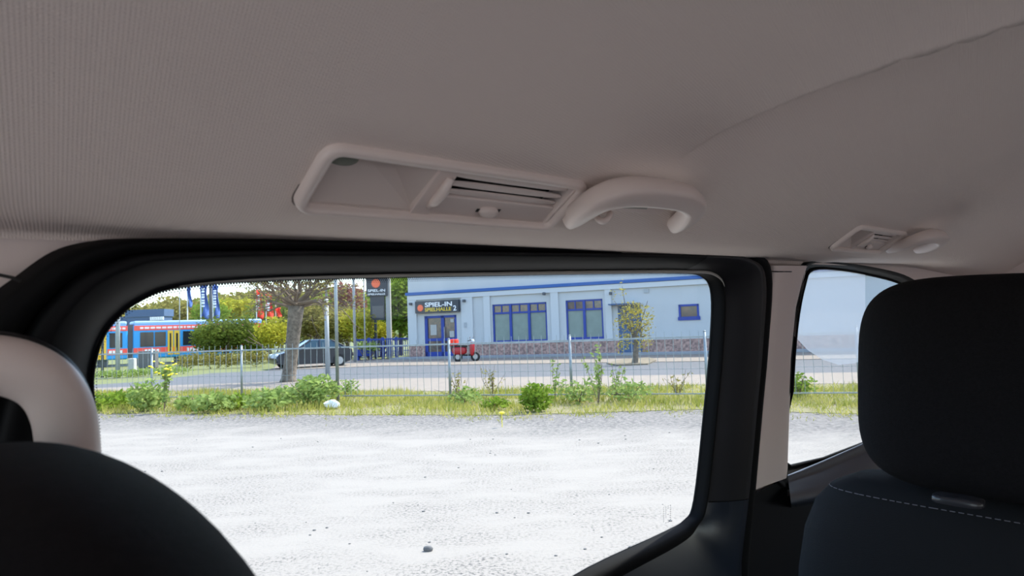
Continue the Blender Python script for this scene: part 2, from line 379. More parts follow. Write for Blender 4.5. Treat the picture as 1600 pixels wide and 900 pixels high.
for i in range(len(us)-1):
    for j in range(mcol-1):
        cu = (us[i]+us[i+1])/2; cv = (rows[i][j].y+rows[i][j+1].y)/2
        if .4025 < cv < .4465 and (V1[0] < cu < V1[1] or V2[0] < cu < V2[1]): continue
        a = i*mcol+j; mb.f.append((a, a+1, a+mcol+1, a+mcol))
mb.build('ceiling', M['head'], space=VM, smooth=True, kind='structure')
# steel roof skin above, so no sky shows behind the vents
mb = MB(); rows = []
for u in (-1.0, 0, 1, 2, 2.95): rows.append([Vector((u, v, w_+.065 + (.02 if v > .4 else 0))) for v, w_ in prof])
mb.grid(rows).build('roof_skin', M['dark'], space=VM, smooth=True, kind='structure')

def catmull(pts, n=4, closed=True):
    out = []; k = len(pts)
    for i in range(k if closed else k-1):
        p0 = pts[(i-1) % k] if closed or i > 0 else pts[0]; p1 = pts[i]; p2 = pts[(i+1) % k]; p3 = pts[(i+2) % k] if closed or i+2 < k else pts[-1]
        for j in range(n):
            t = j/n; out.append(tuple(.5*(2*b + (c-a)*t + (2*a-5*b+4*c-d)*t*t + (3*b-a-3*c+d)*t**3) for a, b, c, d in zip(p0, p1, p2, p3)))
    if not closed: out.append(tuple(pts[-1]))
    return out
def uw(px, py, c): q = VP(px, py, c); return (q.x, q.z)
CG = .612
outer_px = [(-150,900),(-110,720),(-60,570),(-10,482),(40,437),(95,398),(150,381),(215,374.5),(400,374),(560,377),(750,380),(930,384),(1090,388),(1168,394),(1197,425),(1192,540),(1183,640),(1172,770),(1162,900)]
inner_px = [(152,900),(149,740),(144,650),(140,592),(150,541),(168,509),(203,478),(268,452),(400,440),(560,435),(750,431),(930,428),(1050,427),(1096,432),(1112,460),(1110,540),(1101,640),(1085,782),(1069,813)]
outer = [uw(x, y, .56) for x, y in outer_px] + [(1.27, -.72), (1.1, -.80), (.6, -.82), (.08, -.80)]
inner = [uw(x, y, CG) for x, y in inner_px] + [uw(1036, 833, CG), uw(890, 905, CG), (.62, -.462), (.2, -.475)]
outer = catmull(outer, 5); inner = catmull(inner, 5)
def ringloft(outer, inner, prof_):
    rows = []
    for t, c in prof_:
        rows.append([UWP(a[0]+(b[0]-a[0])*t, a[1]+(b[1]-a[1])*t, c) for a, b in zip(outer, inner)])
    return rows
door = empty('door_1', VM @ Matrix.Translation((.6, .62, -.8)), kind='structure')
MB().grid(ringloft(outer, inner, [(-.06, .575), (0, .556), (.06, .546), (.16, .545), (.24, .553), (.30, .566)]), close_v=True).build('door_seal', M['rubber'], door, VM, smooth=True)
TP = [(.25, .566), (.27, .552), (.33, .545), (.45, .548), (.70, .566), (.90, .588), (.945, .594)]
i0, i1 = 5*17, 5*22
SP = [(t_+(.0 if t_ > .9 else 0), c_-.0012) for t_, c_ in TP]
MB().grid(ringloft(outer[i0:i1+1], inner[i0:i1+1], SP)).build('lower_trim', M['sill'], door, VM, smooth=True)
j0, j1 = 5*12, 5*17
MB().grid(ringloft(outer[j0:j1+1], inner[j0:j1+1], SP)).build('pillar_trim', M['char'], door, VM, smooth=True)
MB().grid(ringloft(outer, inner, [(.25, .566), (.27, .552), (.33, .545), (.45, .548), (.70, .566), (.90, .588), (.945, .594)]), close_v=True).build('door_trim', M['black'], door, VM, smooth=True)
win = empty('window_1', VM @ Matrix.Translation((.6, .66, -.46)), kind='structure')
MB().grid(ringloft(outer, inner, [(.93, .590), (.95, .588), (.975, .590), (.99, .598), (1.0, .605), (1.006, .611), (1.006, .6125), (.98, .616)]), close_v=True).build('window_seal', M['rubber'], win, VM, smooth=True)
# lip along the glass top, caught light put into its pale grey
n0 = 5*7; n1 = 5*14
lip = [UWP(o_[0]+(i_[0]-o_[0])*.955, o_[1]+(i_[1]-o_[1])*.955, .587) for o_, i_ in list(zip(outer, inner))[n0:n1]]
MB().tube(lip, [.0003+.0022*min(1, i/20.0, (len(lip)-1-i)/4.0) for i in range(len(lip))], 8).build('seal_lip_glint', M['lip'], win, VM, smooth=True)
gl = [UWP(a[0]+(a[0]-.6)*.02, a[1]+.004*(1 if a[1] > -.2 else -1), CG) for a in inner]
mb = MB(); mb.add(gl, [tuple(range(len(gl)))]); gback = [q + Vector((0, .004, 0)) for q in gl]; mb.add(gback, [tuple(range(len(gl)))[::-1]])
mb.build('glass', M['glass'], win, VM)
# dotted frit band on the glass
mb = MB(); nn = len(inner)
cx = sum(a[0] for a in inner)/nn; cy = sum(a[1] for a in inner)/nn
def loop_resample(lp, step):
    out = []; acc = 0
    for i in range(len(lp)):
        a = Vector(lp[i]); b = Vector(lp[(i+1) % len(lp)]); L = (b-a).length
        while acc < L: q = a.lerp(b, acc/L); t = (b-a).normalized(); out.append((q, Vector((-t.y, t.x)))); acc += step
        acc -= L
    return out
inset_sign = None
for row in range(3):
    for k_, (q, nv) in enumerate(loop_resample(inner, .0026)):
        s_ = nv if (Vector((cx, cy))-q).dot(nv) > 0 else -nv
        p = q + s_*(.0006+row*.0019)
        if row % 2: p = p + Vector((s_.y, -s_.x))*.0013
        r = (.0011, .0008, .0005)[row]
        c_ = UWP(p.x, p.y, CG-.0015); b0 = len(mb.v)
        for j in range(6): mb.v.append(c_ + Vector((math.cos(j*PI/3)*r, 0, math.sin(j*PI/3)*r)))
        mb.f.append([b0+j for j in range(6)])
mb.build('frit_dots', M['rubber'], win, VM, kind='stuff')
# small etched glass marking, lower corner
mb = MB(); 
for r_ in range(9):
    for c_ in range(4):
        if random.random() < .72:
            a = VP(1036+c_*3.6, 794+r_*3.1-c_*1.2, CG-.002); mb.box((a.x, a.y-.0003, a.z), (a.x+.0024+.001*random.random(), a.y, a.z+.0009))
mb.build('etched_mark', M['lip'], win, VM)
# seam across the door trim
q0 = VP(1100, 772, .566); 
def ontrim(t, k_, c_): a = outer[k_]; b = inner[k_]; return UWP(a[0]+(b[0]-a[0])*t, a[1]+(b[1]-a[1])*t, c_)
kk = min(range(len(inner)), key=lambda i: abs(i-5*17))
MB().tube([ontrim(t, kk, c) for t, c in ((.33, .5445), (.45, .5475), (.70, .5655), (.92, .588))], .0012, 6).build('trim_seam', M['rubber'], door, VM)

# side wall behind, with openings for the door aperture and the rear window
rw_px = [(1232,728),(1235,610),(1242,510),(1254,445),(1267,421),(1310,421),(1360,430),(1400,441),(1421,455),(1431,475),(1432,540),(1425,645)]
CR = .604
rin = catmull([uw(x, y, CR) for x, y in rw_px], 4)
ro_px = [(1229,765),(1233.5,610),(1240.5,507),(1252.5,441),(1263,410),(1310,410),(1362,417),(1412,429),(1440,447),(1447,472),(1450,540),(1440,690)]
rout = catmull([uw(x, y, .562) for x, y in ro_px], 4)
hole1 = [Vector((a[0]+(b[0]-a[0])*.04, a[1]+(b[1]-a[1])*.04, 0)) for a, b in zip(outer, inner)]
hole2 = [Vector((a[0]+(b[0]-a[0])*.15, a[1]+(b[1]-a[1])*.15, 0)) for a, b in zip(rout, rin)]
rect = [Vector((-1.0, -1.35, 0)), Vector((2.95, -1.35, 0)), Vector((2.95, .15, 0)), Vector((-1.0, .15, 0))]
def holed(rect, holes):
    pts = []; edges = []
    for lp in [rect]+holes:
        b0 = len(pts); pts += [Vector((p[0], p[1])) for p in lp]; edges += [(b0+i, b0+(i+1) % len(lp)) for i in range(len(lp))]
    r_ = delaunay_2d_cdt(pts, edges, [], 0, 1e-6)
    def inside(q, lp):
        c_ = False
        for i in range(len(lp)):
            a, b = lp[i], lp[i-1]
            if (a[1] > q[1]) != (b[1] > q[1]) and q[0] < (b[0]-a[0])*(q[1]-a[1])/(b[1]-a[1])+a[0]: c_ = not c_
        return c_
    fs = []
    for f in r_[2]:
        q = sum((r_[0][i] for i in f), Vector((0, 0)))/len(f)
        if inside(q, rect) and not any(inside(q, h) for h in holes): fs.append(tuple(f))
    return r_[0], fs
wv_, wf_ = holed(rect, [hole1, hole2])
MB().add([UWP(p.x, p.y, .578) for p in wv_], wf_).build('wall_side', M['pillar'], space=VM, kind='structure')
rwin = empty('window_2', VM @ Matrix.Translation((1.9, .65, -.3)), kind='structure')
MB().grid(ringloft(rout, rin, [(-.03, .585), (0, .562), (.06, .562), (.5, .583), (.9, .600), (1, .604)]), close_v=True).build('window_surround', M['black'], rwin, VM, smooth=True)
gl = [UWP(a[0], a[1], CR) for a in rin]; mb = MB(); mb.add(gl, [tuple(range(len(gl)))]); mb.add([q+Vector((0, .004, 0)) for q in gl], [tuple(range(len(gl)))[::-1]])
mb.build('glass', M['glass'], rwin, VM)
MB().tube([UWP(a[0], a[1], CR-.004) for a in rin], .004, 6, closed=True).build('window_seal', M['rubber'], rwin, VM, smooth=True)
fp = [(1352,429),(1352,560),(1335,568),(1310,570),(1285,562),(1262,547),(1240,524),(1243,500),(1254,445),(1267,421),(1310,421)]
MB().add([VP(x, y, CR-.006) for x, y in fp], [tuple(range(len(fp)))]).build('reflection_patch', M['refl_haze'], rwin, VM, label='milky translucent patch painting a reflection on the rear side glass')  # reflection on the rear glass, built as a thin sheet

# warm grey pillar trim between the windows
lefts = [(1201,415),(1201,424),(1197,480),(1190,560),(1181,660),(1171,750),(1168,769)]
rights = [(1262,415),(1259,424),(1245,480),(1237,560),(1233,660),(1230.5,735),(1229.5,747)]
mb = MB(); rows = []
for (a, b), (c, d) in zip(lefts, rights):
    L = VP(a, b, .56); R = VP(c, d, .60)
    row = []
    for t, cc in ((0, .572), (.03, .560), (.10, .551), (.22, .546), (.42, .545), (.6, .548), (.85, .553), (.97, .560), (1, .600)):
        row.append(VP(a+(c-a)*t, b+(d-b)*t, cc))
    rows.append(row)
mb.grid(rows).build('trim_1', M['pillar'], space=VM, smooth=True, kind='structure')
MB().tube([VP(1200, 424, .556), VP(1215, 424.5, .544), VP(1235, 424.5, .547), VP(1259, 424, .585)], .0011, 6).build('trim_2', M['dark'], space=VM, kind='structure')
# dark lower quarter panel
lo = [uw(1163, 766, .57), uw(1180, 769, .57), uw(1229, 746, .57), uw(1229, 775, .57), uw(1330, 735, .57), uw(1440, 688, .57)]
poly = lo + [(2.94, lo[-1][1]+.08), (2.94, -1.3), (lo[0][0]-.02, -1.3)]
pv_, pf_ = holed(poly, [])
MB().add([UWP(p.x, p.y, .568) for p in pv_], pf_).build('wall_lower', M['black'], space=VM, kind='structure')
# belt trim strip down the pillar foot
MB().tube([VP(1167, 775, .560), VP(1166, 820, .560), VP(1163, 880, .560)], [.0045, .0045, .004], 8, flat=(1, .6)).build('trim_3', M['lip'], space=VM, kind='structure')
# sculpted inner panel below the rear window (sky sheen put into its navy colour)
tops = [(1231,742),(1280,722),(1340,696),(1400,669),(1450,646)]; bots = [(1236,787),(1290,778),(1345,752),(1400,726),(1450,703)]
rows = []
for t, cc in ((0, .578), (.10, .568), (.15, .573), (.3, .562), (.6, .545), (.85, .530), (1, .528), (1.06, .536), (1.14, .570)):
    rows.append([VP(a+(c-a)*t, b+(d-b)*t, cc) for (a, b), (c, d) in zip(tops, bots)])
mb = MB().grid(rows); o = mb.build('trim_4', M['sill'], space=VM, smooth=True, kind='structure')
# seam of the front pillar cover
MB().tube([VP(-60, 423, .562), VP(0, 430, .561), VP(20, 434, .560), VP(36, 441, .560)], .0012, 6).build('trim_5', M['dark'], space=VM, kind='structure')
# tailgate inner wall closing the cabin at the rear, and the floor
MB().box((2.93, -1.3, -1.35), (2.98, .62, .25)).build('wall_rear', M['pillar'], space=VM, kind='structure')
MB().box((-1.0, -1.3, -1.05), (2.95, .68, -1.0)).build('floor', M['char'], space=VM, kind='structure')
MB().box((-1.0, -1.36, -1.05), (2.95, -1.30, -.55)).build('wall_opposite', M['black'], space=VM, kind='structure')

# ---- roof vents: frame, open tray, louvred outlet, thumb wheel
sb = Vector((0, -.05, .034)).normalized(); nb = Vector((0, -.034, -.05)).normalized()
def vent_space(u0): 
    c = Vector((u0, (.40+.45)/2, (.107+.073)/2)); ax = Vector((1, 0, 0))
    return VM @ Matrix(((ax.x, sb.x, nb.x, c.x), (ax.y, sb.y, nb.y, c.y), (ax.z, sb.z, nb.z, c.z), (0, 0, 0, 1)))
VC1 = (V1[0]+V1[1])/2
VS = vent_space(VC1)
def rrect(x0, x1, y0, y1, r, n=5):
    out = []
    for cx_, cy_, a0 in ((x1-r, y1-r, 0), (x0+r, y1-r, PI/2), (x0+r, y0+r, PI), (x1-r, y0+r, 1.5*PI)):
        for i in range(n+1): a = a0+PI/2*i/n; out.append((cx_+r*math.cos(a), cy_+r*math.sin(a)))
    return out
def make_vent():
    t = empty('roof_air_vent', VS)
    # frame ring profile: outer foot -> crown -> inner edge
    hx, hy = .1385, .0335
    rows = []
    for d, z, r in ((0, -.002, .014), (.0002, .0045, .0135), (.0018, .0072, .0128), (.0042, .0078, .0115), (.0090, .0048, .007), (.0102, .0025, .006), (.0106, -.006, .006)):
        top = d*1.0; bot = d*.45
        rows.append([Vector((x, y, z)) for x, y in rrect(-hx+d*1.15, hx-d*.8, -hy+bot, hy-top, r)])
    MB().grid(rows, close_v=True).build('frame', M['beige2'], t, VS, smooth=True)
    MB().tube([(x, y, -.0004) for x, y in rrect(-hx-.0006, hx+.0006, -hy-.0005, hy+.0006, .0145)], .0011, 6, closed=True).build('contact_shade_ring', M['gap'], t, VS)  # contact shade around the frame, modelled as a dark ring
    x0, x1, y0, y1 = -.1270, -.030, -.0290, .0235
    # tray: an inverted wedge, deep at the front, ramp rising to the divider
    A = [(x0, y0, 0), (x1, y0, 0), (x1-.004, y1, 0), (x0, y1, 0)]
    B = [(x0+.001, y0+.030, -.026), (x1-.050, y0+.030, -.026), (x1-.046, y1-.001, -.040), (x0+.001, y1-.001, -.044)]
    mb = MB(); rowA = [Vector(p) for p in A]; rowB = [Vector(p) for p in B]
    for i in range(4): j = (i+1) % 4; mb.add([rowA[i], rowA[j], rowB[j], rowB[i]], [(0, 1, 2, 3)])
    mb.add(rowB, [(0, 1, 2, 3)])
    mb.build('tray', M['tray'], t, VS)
    l_ = MB().superell((x0+.026, -.003, -.026), (.016, .008, .007), 1, 1, 16, 10).build('reading_lens', M['lamp'], t, VS, smooth=True)
    # divider with thumb wheel slot
    MB().box((-.0345, -.0305, -.012), (-.0150, .0275, .0015)).build('divider', M['beige'], t, VS, bevel=.001)
    MB().tube([(-.0215, -.020, .001), (-.0215, -.010, .004), (-.0215, .004, .005), (-.0215, .016, .003)], [.002, .0042, .0045, .003], 10).build('vent_slider', M['beige2'], t, VS, smooth=True)
    # louvre bed and louvres
    MB().box((-.016, -.0310, -.030), (.1315, .0270, -.026)).box((-.016, .0235, -.028), (.1315, .0285, 0)).box((-.018, -.031, -.028), (-.016, .027, -.002)).box((.1315, -.031, -.028), (.1335, .027, 0)).box((-.016, -.0325, -.028), (.1315, -.0305, -.002)).build('vent_duct', M['dark'], t, VS)
    MB().box((.1265, -.0305, -.02), (.131, .0265, .0018)).build('end_cap', M['beige2'], t, VS, bevel=.0012)
    for i, yy in enumerate((.0155, .0055, -.0040)):
        Mx = Matrix.Translation((0, yy, -.004)) @ Matrix.Rotation(math.radians(6), 4, 'X')
        mb = MB(); mb.superell((.0555, 0, 0), (.0705, .0034, .0012), .25, .6, 24, 10, Mx); mb.build('louvre', M['beige2'], t, VS, smooth=True)
    MB().box((-.0145, -.0300, -.010), (.1265, -.0080, -.0012)).build('lower_plate', M['beige2'], t, VS, bevel=.0012)
    MB().superell((.047, -.0200, .0005), (.011, .0052, .0045), .8, .8, 18, 10).build('thumb_wheel', M['beige2'], t, VS, smooth=True)
    MB().box((.0335, -.0222, -.0008), (.0375, -.0185, -.0002)).box((.0570, -.0215, -.0008), (.0605, -.0165, -.0002)).build('wheel_slot', M['dark'], t, VS)
    return t
vent = make_vent(); tag(vent, 'larger grey roof air vent with open tray, directly above the big side window', 'air vent', 'roof air vents')
HSn = nb*.0215
def HP(px, py, off=.0215):      # plane parallel to the sloping roof side, raised into the cabin
    d = VR(px, py); c = Vector((0, .425, .09)) + nb*off
    return d*(c.dot(nb)/d.dot(nb))
def make_handle():
    base = HP(985, 335, 0)
    t = empty('grab_handle', VM @ Matrix.Translation(base))
    pts_px = [(896,341,.001),(903,334,.010),(916,324,.018),(935,312,.0235),(957,303.5,.026),(980,300,.0265),(1005,300,.0265),(1032,302.5,.0265),(1057,306.5,.0265),(1074,312,.0265),(1083,321,.0265),(1079,332,.024),(1068,343,.015),(1056,350,.001)]
    P3 = catmull([tuple(HP(x, y, o)) for x, y, o in pts_px], 4, closed=False)
    n = len(P3); rad = [.0127+.0012*math.sin(PI*i/(n-1)) for i in range(n)]
    # rounded box section, flatter against the roof
    rows = []; pts = [Vector(p) for p in P3]
    for i, p in enumerate(pts):
        tg = (pts[min(i+1, n-1)]-pts[max(i-1, 0)]).normalized(); a = (nb-tg*nb.dot(tg)).normalized(); b = tg.cross(a); r = rad[i]
        k_ = .8 if i in (0, n-1) else (.95 if i in (1, n-2) else 1)
        rows.append([p + a*(math.copysign(abs(math.cos(2*PI*j/16))**.6, math.cos(2*PI*j/16))*r*.85*k_) + b*(math.copysign(abs(math.sin(2*PI*j/16))**.6, math.sin(2*PI*j/16))*r*k_) for j in range(16)])
    mb = MB().grid(rows, close_v=True); mb.f.append(list(range(16))[::-1]); b0 = (n-1)*16; mb.f.append([b0+j for j in range(16)])
    mb.build('grip', M['beige'], t, VM, smooth=True)
    a, b = HP(955, 333, -.002), HP(1050, 334, -.002)
    q = [HP(965, 318, .0015), HP(1046, 322, .0015), HP(1032, 336, .0015), HP(950, 328, .0015)]
    MB().add(q + [p - nb*.006 for p in q], [(0, 1, 2, 3), (7, 6, 5, 4), (0, 4, 5, 1), (1, 5, 6, 2), (2, 6, 7, 3), (3, 7, 4, 0)]).build('mount_plate', M['pillar'], t, VM, bevel=.001)
    q = [HP(972, 319, .002), HP(1016, 321, .002), HP(1010, 327, .002), HP(966, 325, .002)]
    MB().add(q + [p - nb*.004 for p in q], [(0, 1, 2, 3), (7, 6, 5, 4), (0, 4, 5, 1), (1, 5, 6, 2), (2, 6, 7, 3), (3, 7, 4, 0)]).build('plate_insert', M['lip'], t, VM)
    MB().tube(catmull([tuple(HP(*q)) for q in ((934,341,.002),(938,345,.009),(945,345,.012),(951,340,.010),(954,334,.003))], 3, closed=False), .0034, 8).build('coat_hook', M['beige2'], t, VM, smooth=True)
    return t
hand = make_handle(); tag(hand, 'larger arched grey grab handle with coat hook, beside the nearer roof vent', 'grab handle', 'roof grab handles')
sh = VU*SHIFT2
v2 = copy_tree(vent, None, sh); v2['label'] = 'smaller, farther roof air vent above the rear quarter window'
h2 = copy_tree(hand, None, sh); h2['label'] = 'smaller, farther grab handle beside the rear vent above the quarter window'

# ---- front pillar grab handle, lower left
t = empty('pillar_grab_handle', VM @ Matrix.Translation(VP(112, 800, .50)), 'thick curved warm grey grab handle on the front pillar at left edge', 'grab handle')
hp = catmull([tuple(VP(x, y, c)) for x, y, c in ((-260,590,.52),(-160,574,.49),(-80,569,.485),(-20,569,.485),(30,577,.485),(72,600,.485),(98,642,.485),(107,700,.485),(110,780,.485),(112,900,.49),(113,1000,.52))], 5, closed=False)
MB().tube(hp, .0172, 20, flat=(1.0, 1.0)).build('grip', M['beige'], t, VM, smooth=True)
hp2 = [Vector(p)+Vector((.004, .0135, .004)) for p in hp]
MB().tube(hp2, .0150, 14).build('grip_back', M['char'], t, VM, smooth=True)

# ---- seats
def stitch(path, mat, name, parent, dash=.006, gap=.0035, r=.0006):
    mb = MB(); pts = [Vector(p) for p in path]; 
    acc = 0; seg = []
    for a, b in zip(pts, pts[1:]):
        L = (b-a).length; k = 0
        while k < L-1e-6:
            mb.cyl(a.lerp(b, k/L), a.lerp(b, min(1, (k+dash)/L)), r, 5); k += dash+gap
    mb.build(name, mat, parent, VM)
def seat_shape(c, R, e, lean, n=56, m=36, e2=.5):
    Mx = Matrix.Translation(c) @ Matrix.Rotation(lean, 4, 'Y')
    return MB().superell((0, 0, 0), R, e, e2, n, m, Mx), Mx
def vpt(px, py, Z):     # point at view depth Z
    d = VR(px, py); return d*Z
# rear seat (faces forward)
hc = vpt(1566, 603, .84)
t = empty('rear_seat', VM @ Matrix.Translation((hc.x+.05, hc.y, -.95)), 'black fabric rear seat with large padded headrest at right edge', 'car seat')
mb, Mx = seat_shape(hc, (.066, .163, .1385), .48, math.radians(8), e2=.62); mb.build('headrest', M['seat'], t, VM, smooth=True)
bc = Vector((hc.x+.035, hc.y+.008, -.66))
rows = []
mb = MB(); 
def back_row(z, hw, th, xo):
    out = []
    for j in range(48):
        a = 2*PI*j/48; cx_ = math.copysign(abs(math.cos(a))**.55, math.cos(a)); sy = math.copysign(abs(math.sin(a))**.45, math.sin(a))
        out.append(Vector((bc.x+xo+cx_*th, bc.y+sy*hw, z)))
    return out
ZT = vpt(1480, 776, .80).z - .010
levels = [(ZT, .07, .012), (ZT-.003, .130, .030), (ZT-.011, .178, .046), (ZT-.027, .210, .058), (ZT-.05, .230, .066), (ZT-.09, .244, .072), (ZT-.15, .252, .076), (ZT-.4, .258, .080), (ZT-.62, .25, .08)]
for z, hw, th in levels: rows.append(back_row(z, hw, th, (ZT-z)*-.12))
mb.grid(rows, close_v=True); mb.f.append(list(range(48))[::-1]); mb.build('backrest', M['seat2'], t, VM, smooth=True)
# seam along the shoulder
sp = []
for k in range(0, 22):
    z, hw, th = levels[4]
    a = math.radians(180-95+k*190/21)
    cx_ = math.copysign(abs(math.cos(a))**.55, math.cos(a)); sy = math.copysign(abs(math.sin(a))**.45, math.sin(a))
    sp.append(Vector((bc.x+(ZT-levels[3][0])*-.12+cx_*levels[3][2]*1.015, bc.y+sy*levels[3][1]*1.005, levels[3][0]-.0)))
stitch(sp, M['stitch'], 'seam_stitching', t)
for yy in (.05, -.07):
    gp = vpt(1497, 782, .775) if yy > 0 else Vector((bc.x-.004, hc.y+yy-.02, ZT+.004)); MB().superell(gp, (.014, .026, .0055), .5, .5, 20, 10).build('headrest_guide', M['guide'], t, VM, smooth=True)
    MB().cyl((bc.x, hc.y+yy+.01, ZT), (hc.x+.01, hc.y+yy+.01, hc.z-.11), .006, 10).build('headrest_post', M['rim'], t, VM, smooth=True)
rows = []
mb = MB().superell((bc.x-.26, bc.y, -.82), (.27, .25, .08), .5, .5, 32, 16); mb.build('cushion', M['seat2'], t, VM, smooth=True)
# front seat shoulder, lower left, very near the camera
fc = vpt(40, 1090, .28)
t = empty('front_seat', VM @ Matrix.Translation((fc.x, fc.y, -.95)), 'black front seat back with rounded top at lower left corner', 'car seat')
mb, Mx = seat_shape(fc, (.083, .213, .102), 1.0, 0, e2=1.0); mb.build('headrest', M['seat'], t, VM, smooth=True)
MB().superell((fc.x, fc.y, fc.z-.36), (.085, .21, .30), .5, .6, 40, 24).build('backrest', M['seat2'], t, VM, smooth=True)
for yy in (-.06, .06): MB().cyl((fc.x, fc.y+yy, fc.z-.05), (fc.x, fc.y+yy, fc.z-.17), .006).build('headrest_post', M['rim'], t, VM)

# ============================================================ FENCE
fence = empty('wire_panel_fence', FL(0), 'galvanised steel panel fence with pointed upright wires along grass verge', 'fence')
FT = 1.24
for i in range(-4, 8):
    if i == 1: continue
    p = FL(i*SPAN, 0); mb = MB(); mb.cyl(p, p+Vector((0, 0, FT+.10)), .028, 10); mb.cyl(p+Vector((0, 0, FT+.10)), p+Vector((0, 0, FT+.115)), .032, 10, .02)
    mb.build('post', M['galv'], fence, smooth=True)
for i in range(-4, 7):
    mb = MB(); a = i*SPAN+.03; b = (i+1)*SPAN-.03
    ax = math.atan2(fd.y, fd.x); Mx = Matrix.Translation(FL(0)) @ Matrix.Rotation(ax, 4, 'Z')
    mb.box((a, -.018, FT-.02), (b, .018, FT+.012), Mx); mb.box((a, -.015, .13), (b, .015, .155), Mx)
    mb.box((a, -.004, .62), (b, .004, .628), Mx)
    nb_ = 16
    for k in range(nb_):
        s_ = a+(b-a)*(k+.5)/nb_; j1 = random.uniform(-.02, .02)
        mb.tube([FL(s_+j1*.3, 0, .14), FL(s_+j1, 0, .6), FL(s_, 0, FT), FL(s_, 0, FT+.12)], [.0045, .0045, .0065, .004], 5)
    mb.build('panel', M['galv'], fence)
p = G(528, 633); tp = AT(522, 380, p.y)
mb = MB(); mb.cyl(p, (p.x, p.y, 4.6), .036, 12); o = mb.build('signpost', M['galv'], smooth=True, label='slim tall galvanised post standing at the fence right of the trunk', cat='post')
p = G(512, 588); mb = MB(); mb.cyl(p, (p.x, p.y, 2.9), .085, 12, .075); mb.cyl((p.x, p.y, 2.9), (p.x, p.y, 5.5), .05, 12, .04)
mb.build('lamp_post', M['pole'], smooth=True, label='stout grey lamp post on the kerb between trunk and slim post', cat='post')

# ============================================================ FOLIAGE HELPERS
def leaves(mb, c, R, n, size, hollow=.45, squash=1):
    for _ in range(n):
        d = Vector((random.gauss(0, 1), random.gauss(0, 1), random.gauss(0, 1))).normalized()
        r = hollow+(1-hollow)*random.random()**.6
        lump = 1+.22*noise.noise(d*2.3+Vector(c)*.7)+.12*noise.noise(d*5+Vector(c))
        p = Vector((c[0]+d.x*R[0]*r*lump, c[1]+d.y*R[1]*r*lump, c[2]+d.z*R[2]*r*lump))
        if p.z < .02: p.z = .02+random.random()*.1
        s = size*random.uniform(.6, 1.3); a = Vector((random.gauss(0, 1), random.gauss(0, 1), random.gauss(0, .6))).normalized(); b = a.orthogonal().normalized()
        b.rotate(Matrix.Rotation(random.random()*6.28, 3, a)) if False else None
        b0 = len(mb.v); mb.v += [p-a*s, p+b*s*.5, p+a*s, p-b*s*.5]; mb.f.append([b0, b0+1, b0+2, b0+3])
def branch(mb, p, d, L, r, depth, spread=.5, kids=3, up=.1):
    pts = [p]; q = p.copy(); dd = d.copy()
    for i in range(4): dd = (dd+Vector((random.gauss(0, .12), random.gauss(0, .12), random.gauss(0, .1)+up*.3))).normalized(); q = q+dd*L/4; pts.append(q.copy())
    mb.tube(pts, [r*(1-.12*i) for i in range(5)], 6 if r > .02 else 4, cap=False)
    ends = [q]
    if depth > 0:
        for _ in range(kids):
            k = random.choice([2, 3, 4]); nd = (dd+Vector((random.gauss(0, spread), random.gauss(0, spread), random.gauss(0, spread)+up))).normalized()
            ends += branch(mb, pts[k], nd, L*random.uniform(.55, .8), r*.55, depth-1, spread, kids, up)
    return ends
def shrub(name, c, R, n, size, mat, label, cat='shrub', group=None, stem=True, z0=-.05):
    t = empty(name, (c[0], c[1], z0), label, cat, group)
    mb = MB(); 
    nsub = 6
    for i in range(nsub):
        a = i*2*PI/nsub+random.random(); rr = .45
        leaves(mb, (c[0]+math.cos(a)*R[0]*rr, c[1]+math.sin(a)*R[1]*rr, c[2]+random.uniform(-.3, .35)*R[2]), (R[0]*.62, R[1]*.62, R[2]*.66), n//nsub, size, .3)
    mb.build('foliage', mat, t)
    if stem:
        mb = MB()
        for i in range(5):
            d = Vector((random.gauss(0, .4), random.gauss(0, .4), 1)).normalized(); branch(mb, Vector((c[0]+random.gauss(0, .1), c[1]+random.gauss(0, .1), z0)), d, max(.2, c[2]-z0)*.9, min(.06, R[0]*.06), 1, .4, 2)
        mb.build('stems', M['twig'], t)
    return t
def tree(name, base, trunk_h, r, c, R, n, size, mat, label, cat='tree', group=None):
    t = empty(name, base, label, cat, group); base = Vector(base)
    mb = MB(); mb.tube([base, base+Vector((0, 0, trunk_h*.5)), base+Vector((0, 0, trunk_h))], [r*1.2, r, r*.8], 8)
    for i in range(7):
        a = i*.9; branch(mb, base+Vector((0, 0, trunk_h*.95)), Vector((math.cos(a)*.6, math.sin(a)*.6, .8)).normalized(), R[2]*.7, r*.4, 1, .5, 2)
    mb.build('trunk', M['bark'], t)
    mb = MB()
    for i in range(8):
        a = i*2*PI/8+random.random()*.5
        leaves(mb, (c[0]+math.cos(a)*R[0]*.45, c[1]+math.sin(a)*R[1]*.45, c[2]+random.uniform(-.5, .5)*R[2]), (R[0]*.6, R[1]*.6, R[2]*.55), n//8, size, .25)
    mb.build('foliage', mat, t); return t

